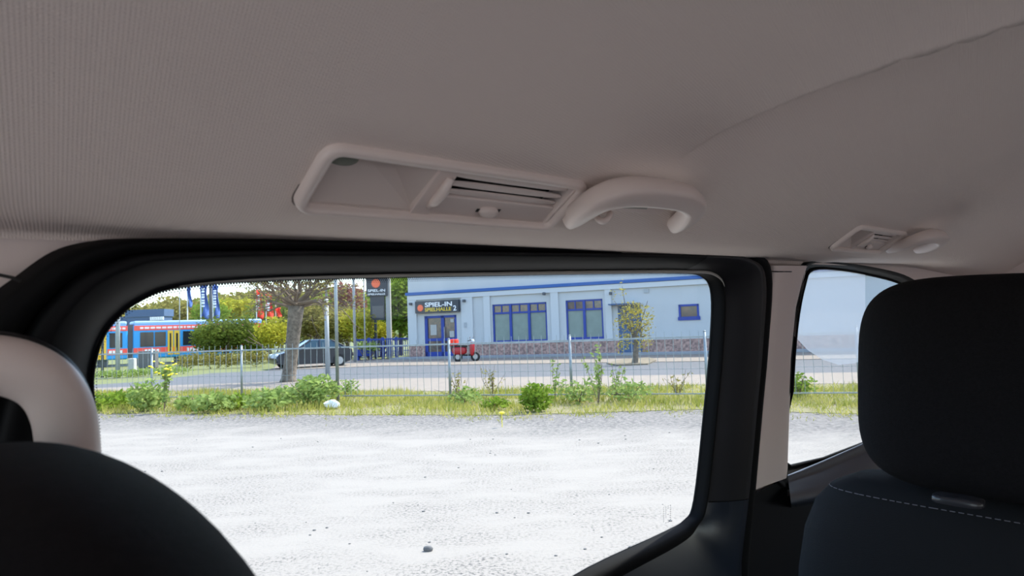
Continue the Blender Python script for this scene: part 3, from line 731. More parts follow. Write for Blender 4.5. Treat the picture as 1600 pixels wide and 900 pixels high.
# ============================================================ STREET TREES
b = G(451, 597); k = b.y
t = empty('street_tree', b, 'pollarded street tree with thick bare trunk and twiggy crown behind fence', 'tree')
mb = MB(); top = AT(463, 478, k)
mb.tube([b+Vector((0, 0, -.05)), b+Vector((0, 0, .12)), b.lerp(top, .25), b.lerp(top, .6), b.lerp(top, .9), top], [.33, .24, .215, .225, .25, .26], 14)
mb.build('trunk', M['bark'], t, smooth=True)
mb = MB(); ends = []
for i in range(20):
    a = i*2.4; el = random.uniform(.12, .9)
    d = Vector((math.cos(a)*math.cos(el), math.sin(a)*math.cos(el), math.sin(el)))
    ends += branch(mb, top+Vector((random.gauss(0, .06), random.gauss(0, .06), random.uniform(-.15, .1))), d, random.uniform(.9, 1.25), .062, 3, .42, 3, .03)
mb.build('branches', M['twig'], t)
mb = MB()
for e in ends:
    if random.random() < .8: leaves(mb, e, (.16, .16, .12), 3, .05, .1)
mb.build('foliage', M['leaf_o'], t)
# young sapling in front of the building
b = G(992, 569); k = b.y
soil = [G(948, 569), G(975, 562), G(1015, 560), G(1026, 564), G(1012, 570), G(965, 572)]
MB().prism([(q.x, q.y) for q in soil], -.05, .05).build('planting_bed', M['soil'], kind='structure')
t = empty('sapling', b, 'young yellow-green sapling growing from a soil bed in front of the building', 'tree')
mb = MB(); tp = AT(993, 520, k); mb.tube([b, b.lerp(tp, .5)+Vector((.03, 0, 0)), tp], [.13, .10, .07], 8)
ends = []
for (x, y) in ((970, 500), (984, 480), (1000, 478), (1015, 505), (975, 530), (1018, 525), (972, 447), (960, 470), (1012, 470)):
    q = AT(x, y, k+random.uniform(-.4, .4)); s0 = b.lerp(tp, random.uniform(.7, 1)); mb.tube([s0, s0.lerp(q, .5)+Vector((random.gauss(0, .06), 0, .1)), q], [.035, .02, .008], 5)
mb.build('trunk', M['bark'], t)
mb = MB()
for (x, y, rx, rz, n) in ((985, 485, .42, .34, 220), (1000, 487, .34, .3, 150), (975, 505, .38, .34, 170), (1000, 510, .42, .4, 200), (1014, 500, .28, .5, 90), (980, 530, .36, .3, 130), (1008, 530, .32, .3, 90), (972, 455, .1, .5, 28), (958, 462, .07, .3, 12), (1002, 542, .25, .2, 40), (970, 543, .2, .2, 30)):
    leaves(mb, AT(x, y, k), (rx*1.25, .6, rz*1.25), int(n*.8), .06, .05)
mb.build('foliage', M['leaf_s'], t)

# ============================================================ BACKGROUND VEGETATION (left)
specs = [
 ('low_shrub', 398, 533, 43.5, 1.2, 1.0, 1800, .10, 'leaf_g', 'green shrub between round shrub and the dark car'),
 ('round_shrub', 355, 522, 43, 2.15, 1.55, 6200, .11, 'leaf_d', 'round dark green shrub in front of the tram'),
 ('yellow_shrub', 425, 520, 41, 1.1, 1.1, 2200, .10, 'leaf_y', 'yellow-green shrub left of the thick trunk'),
 ('mixed_shrub', 485, 508, 44, 1.5, 1.9, 4200, .11, 'leaf_o', 'olive shrub right behind the trunk above the dark car'),
 ('mixed_shrub', 528, 512, 43, 1.3, 1.7, 3400, .11, 'leaf_o', 'olive shrub behind the two grey posts'),
 ('yellow_shrub', 560, 515, 42, 1.3, 1.4, 3000, .11, 'leaf_y', 'bright yellow-green shrub left of the pylon sign'),
 ('yellow_shrub', 592, 522, 44.5, 1.0, 1.3, 1800, .11, 'leaf_y', 'small yellow-green shrub at foot of the pylon sign'),
 ('low_shrub', 575, 540, 39.5, .7, .45, 500, .08, 'leaf_w', 'low pale shrub growing in front of the blue fence'),
]
for nm, px, py, Y, rx, rz, n, sz, mt, lab in specs:
    c = AT(px, py, Y); shrub(nm, c, (rx, rx*.8, rz), n, sz, M[mt], lab)
for nm, px, py, Y, rx, rz, n, sz, mt, lab in [
 ('tree', 625, 480, 47, 1.7, 2.6, 3600, .17, 'leaf_g', 'bright green tree between the pylon sign and building corner'),
 ('tree', 640, 445, 54, 3.0, 3.5, 3600, .2, 'leaf_g', 'taller green tree behind the building corner'),
 ('purple_tree', 542, 469, 58, 1.7, 1.7, 2400, .17, 'leaf_p', 'purple-leaved tree rising behind the yellow shrubs'),
 ('tree', 568, 490, 60, 1.7, 1.9, 2400, .17, 'leaf_g', 'green tree behind the left of the pylon sign'),
 ('tree', 362, 486, 75, 3.0, 1.5, 2200, .24, 'leaf_y', 'lime green tree beyond tram between blue and red flags'),
 ('tree', 276, 484, 85, 3.0, 2.0, 1800, .26, 'leaf_o', 'thin brownish tree right of the navy building'),
 ('tree', 440, 492, 72, 4.0, 2.0, 2200, .24, 'leaf_d', 'dark tree behind the twiggy crown of the street tree'),
 ('tree', 508, 480, 66, 2.4, 2.0, 2200, .2, 'leaf_g', 'green tree behind the lamp post'),
 ('tree', 330, 488, 66, 2.0, 1.6, 1200, .2, 'leaf_g', 'small green tree below the blue flags')]:
    c = AT(px, py, Y); tree(nm, (c.x, c.y, -.05), max(1.0, c.z-rz*.6), .16, c, (rx, rx*.8, rz), n, sz, M[mt], lab)
# wooded hill on the horizon
mb = MB(); rows = []
for i in range(90):
    x = -160+i*2.2; row = []
    for j in range(16):
        y = 150+j*5; h = 13.8*math.exp(-((x+70)/75)**2)*math.sin(min(1, j/15)*PI*.55)+2.2*noise.noise(Vector((x*.16, y*.16, 0)))+1.3*noise.noise(Vector((x*.45, y*.45, 3)))
        row.append(Vector((x, y, max(-.2, h+.8))))
    rows.append(row)
mb.grid(rows).build('hills', M['hill'], smooth=True, kind='structure')
mb = MB()
for _ in range(14000):
    i = random.uniform(-150, 30); j = random.uniform(0, 15); h = 13.8*math.exp(-((i+70)/75)**2)*math.sin(j/15*PI*.55)+.8
    p = Vector((i, 150+j*5, h+2.0*noise.noise(Vector((i*.16, (150+j*5)*.16, 0)))+random.uniform(0, 1.6))); s = random.uniform(.5, 1.1)
    a = Vector((random.gauss(0, 1), random.gauss(0, 1), random.gauss(0, 1))).normalized(); b_ = a.orthogonal().normalized(); b0 = len(mb.v)
    mb.v += [p-a*s, p+b_*s*.6, p+a*s, p-b_*s*.6]; mb.f.append([b0, b0+1, b0+2, b0+3])
mb.build('hill_foliage', M['leaf_o'], kind='stuff', label='mixed green woodland canopy covering the distant hill', cat='woodland')

# ============================================================ TRAM
a, b = AT(60, 590, 41), AT(413, 560, 49); a.z = b.z = 0; td = (b-a); TL = td.length; td.normalize(); tn = Vector((td.y, -td.x, 0))
TMx = Matrix(((td.x, -tn.x, 0, a.x), (td.y, -tn.y, 0, a.y), (0, 0, .90, 0), (0, 0, 0, 1)))
def TPX(px, py=None):
    d = ray(px, 560); n_ = tn; k = (a-CAMP).dot(n_)/d.dot(n_); q = CAMP+d*k; return (q-a).dot(td)
tram = empty('tram', TMx, 'red, blue and yellow articulated tram passing behind the round shrub', 'tram')
TZ = .35
def tb(x0, x1, z0, z1, d=.03): return MB().box((x0, -d, z0), (x1, .01, z1), TMx)
tj = [TPX(200), TPX(208)]
MB().box((.0, 0, TZ+.15), (tj[0], 2.3, 2.95), TMx).box((tj[1], 0, TZ+.15), (TL, 2.3, 2.95), TMx).build('body', M['tblue'], tram, bevel=.12)
MB().box((tj[0], .12, TZ+.2), (tj[1], 2.2, 3.0), TMx).build('articulation_bellows', M['bellow'], tram)
mb = MB().box((.1, .12, 2.93), (tj[0]-.05, 2.2, 3.25), TMx).box((tj[1]+.05, .12, 2.93), (TL-.1, 2.2, 3.25), TMx); mb.build('roof', M['troof'], tram, bevel=.1)
tb(0, tj[0]-.02, 2.55, 2.92, .02).build('pale_band', M['tred'], tram); tb(tj[1]+.05, TL, 2.55, 2.92, .02).build('pale_band', M['tred'], tram)
for x0, x1 in ((TPX(166), tj[0]-.3), (tj[1]+.4, TPX(395))):
    x = x0; mb = MB()
    while x < x1: wdt = random.uniform(.12, .3); mb.box((x, -.035, 2.66), (x+wdt, .0, 2.8), TMx); x += wdt+.07
    mb.build('roof_lettering', M['tpale'], tram, label='pale illegible advertising lettering')
tb(TPX(168), tj[0]-.02, .85, 1.28).build('side_panel', M['tred'], tram); tb(tj[1]+.02, TL, .85, 1.28).build('side_panel', M['tred'], tram)
tb(0, TPX(166), .55, 2.55, .04).build('front_panel', M['tyel'], tram)
for x0, x1 in ((TPX(171), TPX(180)), (TPX(182), TPX(191)), (TPX(219), TPX(240)), (TPX(242), TPX(259)), (TPX(286), TPX(312)), (TPX(316), TPX(345)), (TPX(350), TPX(385))): tb(x0, x1, 1.36, 2.42, .035).build('window', M['tglass'], tram)
for x0, x1 in ((TPX(262), TPX(270.5)), (TPX(272), TPX(281)), (TPX(147), TPX(155))):
    dr = tb(x0, x1, .7, 2.5, .05).build('door', M['tyel'], tram); tb(x0+.12, x1-.12, .95, 2.3, .06).build('pane', M['tglass'], dr)
for x0, x1 in ((TPX(170), TPX(192)), (TPX(226), TPX(248)), (TPX(292), TPX(314))):
    x = x0; mb = MB()
    while x < x1: wdt = random.uniform(.1, .2); mb.box((x, -.045, .92), (x+wdt, 0, 1.16), TMx); x += wdt+.06
    mb.build('side_lettering', M['white'], tram, label='white illegible lettering')
for i in range(6): xx = TL*(i+.5)/6; MB().cyl(TMx @ Vector((xx, .2, TZ)), TMx @ Vector((xx, .35, TZ)), .33, 16).build('wheel', M['bellow'], tram)
MB().box((-2, .6, 0), (TL+30, .68, .12), TMx).box((-2, 1.95, 0), (TL+30, 2.03, .12), TMx).build('tram_rails', M['pole'], kind='structure')
# navy building behind the tram, dark box with a small white sign
a1, b1 = AT(199, 540, 70), AT(271, 540, 72); z1 = AT(230, 485, 71).z
MxN = Matrix(((1, 0, 0, a1.x), (0, 1, 0, a1.y), (0, 0, 1, 0), (0, 0, 0, 1)))
t = empty('navy_building', MxN, 'flat-roofed navy building with small white lettering beyond the tram', 'building')
WN = b1.x-a1.x
MB().box((0, 0, -.1), (WN, 1.8, z1), MxN).box((-.2, -.1, z1-.7), (WN+.1, 1.9, z1+.05), MxN).build('wall', M['navy'], t)
MB().box((-4, .5, -.1), (0, 1.8, z1-.6), MxN).build('annex', M['navy'], t)
mb = MB(); x = WN*.65
for wdt in (.14, .18, .12, .16, .2, .14, .16): mb.box((x, -.2, z1-1.1), (x+wdt, -.1, z1-.75), MxN); x += wdt+.05
mb.build('lettering', M['white'], t)
MB().box((.3, -.14, z1-1.9), (WN*.6, -.02, z1-1.4), MxN).build('window', M['dpane'], t)
# flags
def flag(px, y0, y1, Y, wpx, mat, lab, grp, marks=True, pole_to=None):
    p0 = AT(px, y1, Y); z0 = p0.z; zt = AT(px, y0, Y).z; W_ = wpx/F*Y; base = (p0.x, p0.y, -.05)
    t = empty('flag', base, lab, 'flag', grp)
    MB().cyl(base, (p0.x, p0.y, zt+.3), .05, 8).build('flag_pole', M['white'], t)
    rows = []
    for i in range(13):
        z = z0+(zt-z0)*i/12; rows.append([Vector((p0.x+.05+W_*j/6+.02*math.sin(i*.6), p0.y+.22*math.sin(j*1.1+i*.5), z-.10*j/6*(zt-z0))) for j in range(7)])
    cl = MB().grid(rows).build('banner', mat, t, smooth=True); s_ = cl.modifiers.new('th', 'SOLIDIFY'); s_.thickness = .02
    if marks:
        mb = MB()
        for i in range(7): z = z0+(zt-z0)*(.25+.08*i); mb.box((p0.x+W_*.4, p0.y-.32, z), (p0.x+W_*.4+.22, p0.y-.29, z+.12+.05*(i % 2)))
        mb.build('lettering', M['white'], t)
flag(293, 446, 478, 62, 5, M['fblue'], 'blue banner flag, leftmost of the three blue ones', 'blue banner flags', False)
flag(300, 446, 476, 64, 5, M['fblue'], 'narrow blue banner flag, middle of the blue flags', 'blue banner flags', False) if False else None
flag(314, 438, 494, 55, 10, M['fblue'], 'blue banner flag with white lettering, widest of the blue ones', 'blue banner flags')
flag(333, 442, 494, 57, 8, M['fblue'], 'blue banner flag on white pole, rightmost of the blue ones', 'blue banner flags')
flag(401, 452, 495, 60, 9, M['fred'], 'red banner flag, leftmost of three beside the twiggy crown', 'red banner flags')
flag(416, 455, 496, 60, 9, M['fred'], 'red banner flag, middle of three beside the twiggy crown', 'red banner flags')
flag(431, 480, 495, 61, 7, M['fred'], 'short orange-red banner flag partly behind the trunk', 'red banner flags', False)
# poles on the left, bollard and cabinet
for px, yb, hh, r, lab in ((184, 590, 5.2, .10, 'pale lamp post in front of the tram'), (160, 590, 4.6, .06, 'thin dark post left of the pale lamp post'), (281, 573, 7, .03, 'very thin wire mast in front of the tram doors'), (555, 566, 9, .08, 'tall grey mast behind the yellow shrub'), (571, 566, 9, .04, 'thin mast left of the pylon sign'), (330, 566, 9, .12, 'dark mast between the two larger blue flags')):
    q = G(px, yb); MB().cyl((q.x, q.y, -.05), (q.x, q.y, hh), r, 10, r*.8).build('mast', M['pole'] if 'dark' not in lab else M['bellow'], smooth=True, label=lab, cat='post')
q = G(207, 586); MB().box((q.x-.14, q.y-.14, 0), (q.x+.14, q.y+.14, .78)).build('concrete_block', M['concrete'], bevel=.04, label='grey concrete block by the track behind the left fence', cat='block')
q = G(232, 575); MB().box((q.x-.5, q.y-.2, 0), (q.x+.5, q.y+.2, 1.0)).build('utility_cabinet', M['stone'], bevel=.04, label='wide grey utility cabinet in front of the tram', cat='cabinet')
for i in range(9):
    px = 290+i*15; c = G(px, 578-i*.6); shrub('tall_weed', (c.x, c.y, .5), (.55, .4, .55), 240, .07, M['leaf_o'], None, stem=False)
wl = [o for o in bpy.data.objects if o.name.startswith('tall_weed')]
for o, nth in zip(wl, ['leftmost','second','third','fourth','fifth','sixth','seventh','eighth','ninth']): tag(o, nth+' from the left of the olive weed clumps across the road', 'weed', 'weed clumps across the road')
for i in range(6):
    c = G(165+i*22, 592-i*1.5); o = shrub('roadside_weed', (c.x, c.y, .18), (.8, .5, .22), 260, .06, M['leaf_w'], ['leftmost','second','third','fourth','fifth','sixth','seventh','eighth','ninth'][i]+' from the left of the low green clumps below the tram', 'weed', 'low weeds by the road at left', stem=False)

# ============================================================ BUILDING
BMx = Matrix(((cdv.x, -cn.x, 0, FCA.x), (cdv.y, -cn.y, 0, FCA.y), (0, 0, 1, 0), (0, 0, 0, 1)))   # x along facade, y inward, z up
def FP(px, py):
    d = ray(px, py); k = (FCA-CAMP).dot(cn)/d.dot(cn); q = CAMP+d*k; return ((q-FCA).dot(cdv), q.z)
bld = empty('games_hall_building', BMx, 'long white rendered building with blue band, blue windows and brick base', 'building')
def bb(x0, x1, z0, z1, y0, y1): return MB().box((x0, y0, z0), (x1, y1, z1), BMx)
sx = lambda px, py=500: FP(px, py)[0]
BL, BR = 0.0, 34.0; COR = sx(736)
HB = FP(900, 534)[1]; HS = FP(900, 447)[1]
BH = 7.6
# walls built as piers around the openings
ops = []
def rectpx(x0, yt, x1, yb): a_ = FP(x0, yt); b_ = FP(x1, yb); return (a_[0], b_[0], b_[1], a_[1])
d1 = rectpx(663, 494, 715, 557.5); d1 = (d1[0], d1[1], .12, d1[3])
w1 = rectpx(769, 476, 856, 534); w2 = rectpx(883.5, 469.5, 944, 530); w3 = rectpx(1060, 476, 1093, 499)
d2 = rectpx(965, 478, 1004, 545); d2 = (d2[0], d2[1], .12, d2[3])
xs = sorted([BL, BR] + [v for r_ in (d1, w1, w2, w3, d2) for v in r_[:2]])
mb = MB()
for x0, x1 in zip(xs, xs[1:]):
    m_ = (x0+x1)/2; hole = [r_ for r_ in (d1, w1, w2, w3, d2) if r_[0] < m_ < r_[1]]
    if not hole: mb.box((x0, 0, HB), (x1, .35, HS), BMx)
    else:
        r_ = hole[0]
        if r_[2] > HB: mb.box((x0, 0, HB), (x1, .35, r_[2]), BMx)
        mb.box((x0, 0, r_[3]), (x1, .35, HS), BMx)
mb.box((BL, .35, -.1), (BL+.3, 14, BH), BMx); mb.box((BL, 13.7, -.1), (BR, 14, BH), BMx); mb.box((BL, .9, .0), (BR, 1.0, HS), BMx)
mb.box((BL, 0, HS), (BR, 14, BH), BMx)
mb.build('wall', M['wall'], bld)
# pilasters / raised panels around bays
mb = MB()
for x0, x1 in ((BL, sx(652)), (sx(722), COR+.15), (sx(757), sx(767)), (sx(862), sx(874)), (sx(947), sx(957))): mb.box((x0, -.10, HB), (x1, .0, HS-.1), BMx)
mb.box((sx(652), -.06, FP(690, 468)[1]+.05), (sx(722), 0, HS-.1), BMx); mb.box((BL, -.12, HS-.28), (BR, 0, HS-.02), BMx)
mb.build('pilasters', M['wall2'], bld)
bb(BL-.1, BR, HS, HS+.17, -.16, .05).build('blue_band', M['stripe'], bld)
mb = MB(); xs = sorted([BL, BR, d1[0], d1[1], d2[0], d2[1]])
for x0, x1 in ((BL, d1[0]), (d1[1], d2[0]), (d2[1], BR)): mb.box((x0, -.06, -.05), (x1, .3, HB), BMx)
mb.build('brick_base', M['brick'], bld)
bb(BL-.5, BR, -.05, .12, -1.3, 0).build('kerb_step', M['kerb'], bld)
def bwin(r_, mull, transom, name='window'):
    x0, x1, z0, z1 = r_; f_ = .09
    mb = MB().box((x0, .04, z0), (x0+f_, .16, z1), BMx).box((x1-f_, .04, z0), (x1, .16, z1), BMx).box((x0, .0, z0), (x1, .16, z0+.14), BMx).box((x0, .04, z1-f_), (x1, .16, z1), BMx)
    for m_ in mull: mb.box((m_-.07, .02, z0), (m_+.07, .16, z1), BMx)
    if transom: mb.box((x0, .04, transom-.05), (x1, .16, transom+.05), BMx)
    if transom:
        k_ = 2*(len(mull)+1)
        for i in range(1, k_):
            xx = x0+(x1-x0)*i/k_; mb.box((xx-.03, .05, transom), (xx+.03, .15, z1), BMx)
    o = mb.build(name, M['blue'], bld)
    if transom:
        MB().box((x0, .10, z0), (x1, .12, transom), BMx).build('frosted_pane', M['pane'], o); MB().box((x0, .10, transom), (x1, .12, z1), BMx).build('upper_pane', M['dpane'], o)
    else: MB().box((x0+.05, .10, z0), (x1-.05, .12, z1), BMx).build('pane', M['dpane'], o)
    return o
bwin(w1, [sx(797.5), sx(826.5)], FP(812, 488)[1]); bwin(w2, [sx(913)], FP(913, 483.5)[1]); 
x0, x1, z0, z1 = w3
o = MB().box((x0, -.03, z0), (x0+.1, .16, z1), BMx).box((x1-.1, -.03, z0), (x1, .16, z1), BMx).box((x0-.05, -.06, z0-.02), (x1+.05, .16, z0+.16), BMx).box((x0, -.03, z1-.1), (x1, .16, z1), BMx).build('small_window', M['blue'], bld)
MB().box((x0+.08, .08, z0), (x1-.08, .1, z1), BMx).build('pane', M['dpane'], o)
# entrance door
x0, x1, z0, z1 = d1; xm = sx(691); zm = FP(690, 530)[1]
mb = MB().box((x0, .02, z1-.14), (x1, .16, z1), BMx)
for xx, hw in ((x0+.09, .09), (xm, .10), (x1-.07, .07)): mb.box((xx-hw, .02, z0), (xx+hw, .16, z1), BMx)
mb.box((x0, .02, z0), (x1, .16, z0+.25), BMx).box((x0, .03, zm-.10), (x1, .15, zm+.06), BMx)
o = mb.build('entrance_door', M['blue'], bld)
MB().box((x0+.1, .09, z0+.2), (x1-.1, .11, z1-.1), BMx).build('pane', M['dpane'], o)
for q_ in (((x0+.35, .06, zm+.25), (x0+.75, .085, zm+.85)), ((xm+.42, .06, zm+.1), (x1-.2, .085, zm+.45)), ((x1-.42, .06, z1-.42), (x1-.2, .085, z1-.22))): MB().box(*q_, BMx).build('poster', M['concrete'], o)
MB().cyl(BMx @ Vector((xm+.13, -.03, zm-.4)), BMx @ Vector((xm+.13, -.03, zm+.7)), .02, 8).build('pull_bar', M['rim'], o)
x0, x1, z0, z1 = d2
o = MB().box((x0, .02, z0), (x1, .16, z1), BMx).build('side_door', M['navy'], bld)
xa, za = FP(955, 476); MB().prism([(xa, 0), (x1, 0), (x1, -.7), (xa, -.7)], za-.05, za+.02, BMx).build('awning', M['navy'], bld)
# sign over the entrance
s0 = FP(652, 471.5); s1 = FP(720, 487)
sgn = bb(s0[0], s1[0], s1[1], s0[1], -.28, -.10).build('sign_board', M['sign'], bld)
FT_M = BMx @ Matrix(((1, 0, 0, 0), (0, 0, -1, 0), (0, 1, 0, 0), (0, 0, 0, 1)))   # text xy -> facade xz
def ftext(body, px, py, pxw, size, mat, par, yoff=-.29):
    a_ = FP(px, py); b_ = FP(px+pxw, py); return text('lettering', body, size, mat, par, FT_M @ Matrix.Translation((a_[0], a_[1], -yoff)), .012, width=b_[0]-a_[0])
ftext('SPIEL-IN', 667.5, 480.0, 42, .36, M['white'], sgn); ftext('SPIELHALLE', 667.5, 487.0, 41, .28, M['yellow'], sgn); ftext('2', 711.5, 485.2, 5, .40, M['white'], sgn)
a_ = FP(660.5, 481.5); mb = MB(); nn_ = 16
for i in range(nn_): 
    an = 2*PI*i/nn_; an2 = an+PI/nn_
mb.prism([(a_[0]+math.cos(PI*i/16)*(.21 if i % 2 == 0 else .165), a_[1]+math.sin(PI*i/16)*(.21 if i % 2 == 0 else .165)) for i in range(32)], .283, .30, FT_M)
mb.build('sun_emblem', M['orange'], sgn)
for px, py in ((644.5, 474.5), (727.5, 469.5), (852, 458.5), (955.5, 458)):
    a_ = FP(px, py); MB().box((a_[0]-.06, -.35, a_[1]-.1), (a_[0]+.06, -.1, a_[1]+.05), BMx).build('wall_lamp', M['bellow'], bld, bevel=.02)
a_ = FP(1010, 454.5); bb(a_[0]-.12, a_[0]+.12, a_[1]-.1, a_[1]+.1, -.05, .01).build('vent_grille', M['pole'], bld)
a_ = FP(728.5, 508); bb(a_[0]-.08, a_[0]+.08, a_[1]-.15, a_[1]+.15, -.13, -.09).build('mailbox', M['pole'], bld)

# ---- pylon sign
c = AT(592, 520, 42); PX = lambda px: AT(px, 520, 42).x; PZ = lambda py, px=592: AT(px, py, 42).z
pyl = empty('pylon_sign', (c.x, c.y, 0), 'dark free-standing pylon sign with orange emblem beside the building corner', 'sign')
MB().box((PX(574.5), c.y-.2, PZ(463)), (PX(607.5), c.y+.2, PZ(421))).build('sign_cabinet', M['sign'], pyl, bevel=.02)
MB().box((PX(580), c.y-.12, PZ(500)), (PX(602), c.y+.12, PZ(463))).build('lower_cabinet', M['sign'], pyl)
MB().box((PX(583), c.y-.15, PZ(497)), (PX(601), c.y-.12, PZ(478))).build('notice_panel', M['stone'], pyl)
MB().box((PX(604), c.y-.05, -.05), (PX(611), c.y+.3, PZ(423))).build('column', M['concrete'], pyl)
MB().box((PX(585), c.y-.08, -.05), (PX(589), c.y+.08, PZ(500))).build('post', M['sign'], pyl)
TM2 = lambda x, z: Matrix(((1, 0, 0, x), (0, 0, -1, c.y-.21), (0, 1, 0, z), (0, 0, 0, 1)))
text('lettering', 'SPIEL-IN', .22, M['white'], pyl, TM2(PX(577), PZ(456)), .01, width=PX(604)-PX(577))
text('lettering', 'SPIELHALLE', .15, M['white'], pyl, TM2(PX(577), PZ(461)), .01, width=PX(604)-PX(577))
cx_, cz_ = PX(590), PZ(443)
MB().prism([(math.cos(PI*i/16)*(.30 if i % 2 == 0 else .24), math.sin(PI*i/16)*(.30 if i % 2 == 0 else .24)) for i in range(32)], 0, .02, TM2(cx_, cz_)).build('sun_emblem', M['orange'], pyl)
# ---- blue fence and blue bench box
a1, b1 = AT(555, 552, 40.5), AT(641, 552, 41.5)
t = empty('blue_fence', (a1.x, a1.y, 0), 'bright blue slatted fence left of the building corner', 'fence')
ht = AT(600, 527, 41).z
for i in range(5): x = a1.x+(b1.x-a1.x)*i/4; y = a1.y+(b1.y-a1.y)*i/4; MB().box((x-.08, y-.05, -.05), (x+.08, y+.05, ht)).build('post', M['blue'], t)
mb = MB()
for z in (ht-.15, ht-.6): mb.box((a1.x, a1.y-.03+.0, z), (b1.x, a1.y+.03, z+.07))
for i in range(26): x = a1.x+(b1.x-a1.x)*i/25; mb.box((x-.02, a1.y-.02, .15), (x+.02, a1.y+.02, ht-.05))
mb.build('panel', M['blue'], t)
q = G(570, 563); MB().box((q.x-.45, q.y-.3, .25), (q.x+.45, q.y+.3, .65)).box((q.x-.4, q.y-.2, 0), (q.x-.3, q.y+.2, .25)).box((q.x+.3, q.y-.2, 0), (q.x+.4, q.y+.2, .25)).build('grit_bin', M['blue'], bevel=.03, label='small blue bin on legs left of the blue fence', cat='bin')

# ============================================================ PARKED CAR
cc = G(476, 575); ang = math.radians(180+33)
CMx = Matrix.Translation((cc.x+.15, cc.y+.6, 0)) @ Matrix.Rotation(ang, 4, 'Z') @ Matrix.Diagonal((.88, .92, .95, 1))
car = empty('parked_car', CMx, 'dark blue hatchback car parked behind the street tree trunk', 'car')
side = [(-2.05,.32),(-2.12,.55),(-2.08,.85),(-1.95,.98),(-1.2,1.02),(-.2,.98),(.9,.94),(1.5,.88),(2.0,.74),(2.12,.55),(2.1,.32),(1.75,.24),(-1.75,.24)]
mb = MB(); rows = []
for k_, (y, sc, dz) in enumerate(((-.86, .95, -.06), (-.80, 1, 0), (0, 1.02, .02), (.80, 1, 0), (.86, .95, -.06))):
    rows.append([Vector((x*sc, y, z+(dz if z > .7 else 0))) for x, z in side])
mb.grid([[CMx @ p for p in r_] for r_ in rows], close_v=True); mb.f.append(list(range(13))); mb.f.append([52+i for i in range(13)][::-1]); mb.build('body', M['carp'], car, bevel=.04)
cab = [(-1.85,.96),(-1.5,1.28),(-1.0,1.43),(-.2,1.46),(.35,1.40),(1.05,.93)]
mb = MB(); rows = []
for y, ins in ((-.76, 0), (-.60, .06)): pass
lower = [(-1.85,.96),(-.9,.97),(0,.96),(1.1,.92)]; 
ringB = [(-1.85,-.70,.95),(-1.85,.70,.95),(1.1,.74,.91),(1.1,-.74,.91)]; ringT = [(-1.0,-.55,1.38),(-1.0,.55,1.38),(.20,.55,1.40),(.20,-.55,1.40)]
mb.grid([[CMx @ Vector(p) for p in ringB], [CMx @ Vector(p) for p in ringT]], close_v=True); mb.build('cabin_glass', M['cglass'], car)
mb = MB(); rt = [(-1.12,-.55,1.34),(-1.12,.55,1.34),(.26,.56,1.37),(.26,-.56,1.37)]; rt2 = [(-.85,-.42,1.42),(-.85,.42,1.42),(.05,.44,1.44),(.05,-.44,1.44)]
mb.grid([[CMx @ Vector(p) for p in rt], [CMx @ Vector(p) for p in rt2]], close_v=True); mb.f.append([4, 5, 6, 7]); mb.build('roof', M['carp'], car, bevel=.03)
mb = MB()
for y in (-1, 1):
    for a_, b_ in (((1.08, .74, .91), (.20, .555, 1.40)), ((-.25, .72, .95), (-.3, .56, 1.40)), ((-1.75, .69, .98), (-.98, .54, 1.38))): MB().tube([CMx @ Vector((a_[0], a_[1]*y, a_[2])), CMx @ Vector((b_[0], b_[1]*y, b_[2]))], .04, 6).build('pillar', M['carp'], car)
for x in (-1.3, 1.32):
    for y in (-.87, .87):
        o = MB().cyl(CMx @ Vector((x, y-.1*math.copysign(1, y), .31)), CMx @ Vector((x, y+.02*math.copysign(1, y), .31)), .31, 20).build('wheel', M['tyre'], car, smooth=False)
        MB().cyl(CMx @ Vector((x, y, .31)), CMx @ Vector((x, y+.035*math.copysign(1, y), .31)), .19, 10).build('rim', M['rim'], o)
for y in (-.6, .6):
    MB().superell((2.0, y, .68), (.12, .20, .08), .6, .6, 14, 8, CMx).build('headlight', M['head_l'], car, smooth=True)
    MB().superell((.75, y*1.55, 1.0), (.07, .10, .07), .6, .6, 12, 8, CMx).build('wing_mirror', M['carp'], car, smooth=True)
    MB().superell((-2.04, y, .80), (.08, .18, .08), .6, .6, 14, 8, CMx).build('tail_light', M['scred'], car, smooth=True)
MB().box((2.08, -.4, .42), (2.13, .4, .58), CMx).build('grille', M['tyre'], car)

# ============================================================ SCOOTER
q = G(728, 565); SMx = Matrix.Translation(q) @ Matrix.Rotation(math.radians(-14), 4, 'Z')
sc = empty('motor_scooter', SMx, 'dark red motor scooter with red top box parked at the entrance', 'scooter')
for x in (-.42, .50):
    pts = [SMx @ Vector((x+math.cos(2*PI*i/20)*.19, 0, .24+math.sin(2*PI*i/20)*.19)) for i in range(20)]
    o = MB().tube(pts, .055, 8, closed=True).build('wheel', M['tyre'], sc, smooth=True); MB().cyl(SMx @ Vector((x, -.03, .24)), SMx @ Vector((x, .03, .24)), .12, 12).build('hub', M['rim'], o)
MB().superell((-.32, 0, .55), (.38, .17, .20), .6, .7, 20, 12, SMx).build('rear_body', M['scred'], sc, smooth=True)
MB().superell((-.22, 0, .76), (.34, .14, .07), .6, .6, 20, 10, SMx).build('saddle', M['tyre'], sc, smooth=True)
MB().box((-.15, -.15, .28), (.32, .15, .36), SMx).build('footboard', M['tyre'], sc, bevel=.03)
MB().superell((.36, 0, .62), (.10, .22, .34), .6, .7, 20, 12, SMx).build('leg_shield', M['scred'], sc, smooth=True)
MB().tube([SMx @ Vector(p) for p in ((.50, 0, .24), (.42, 0, .6), (.34, 0, 1.0))], .03, 8).build('steering_column', M['tyre'], sc)
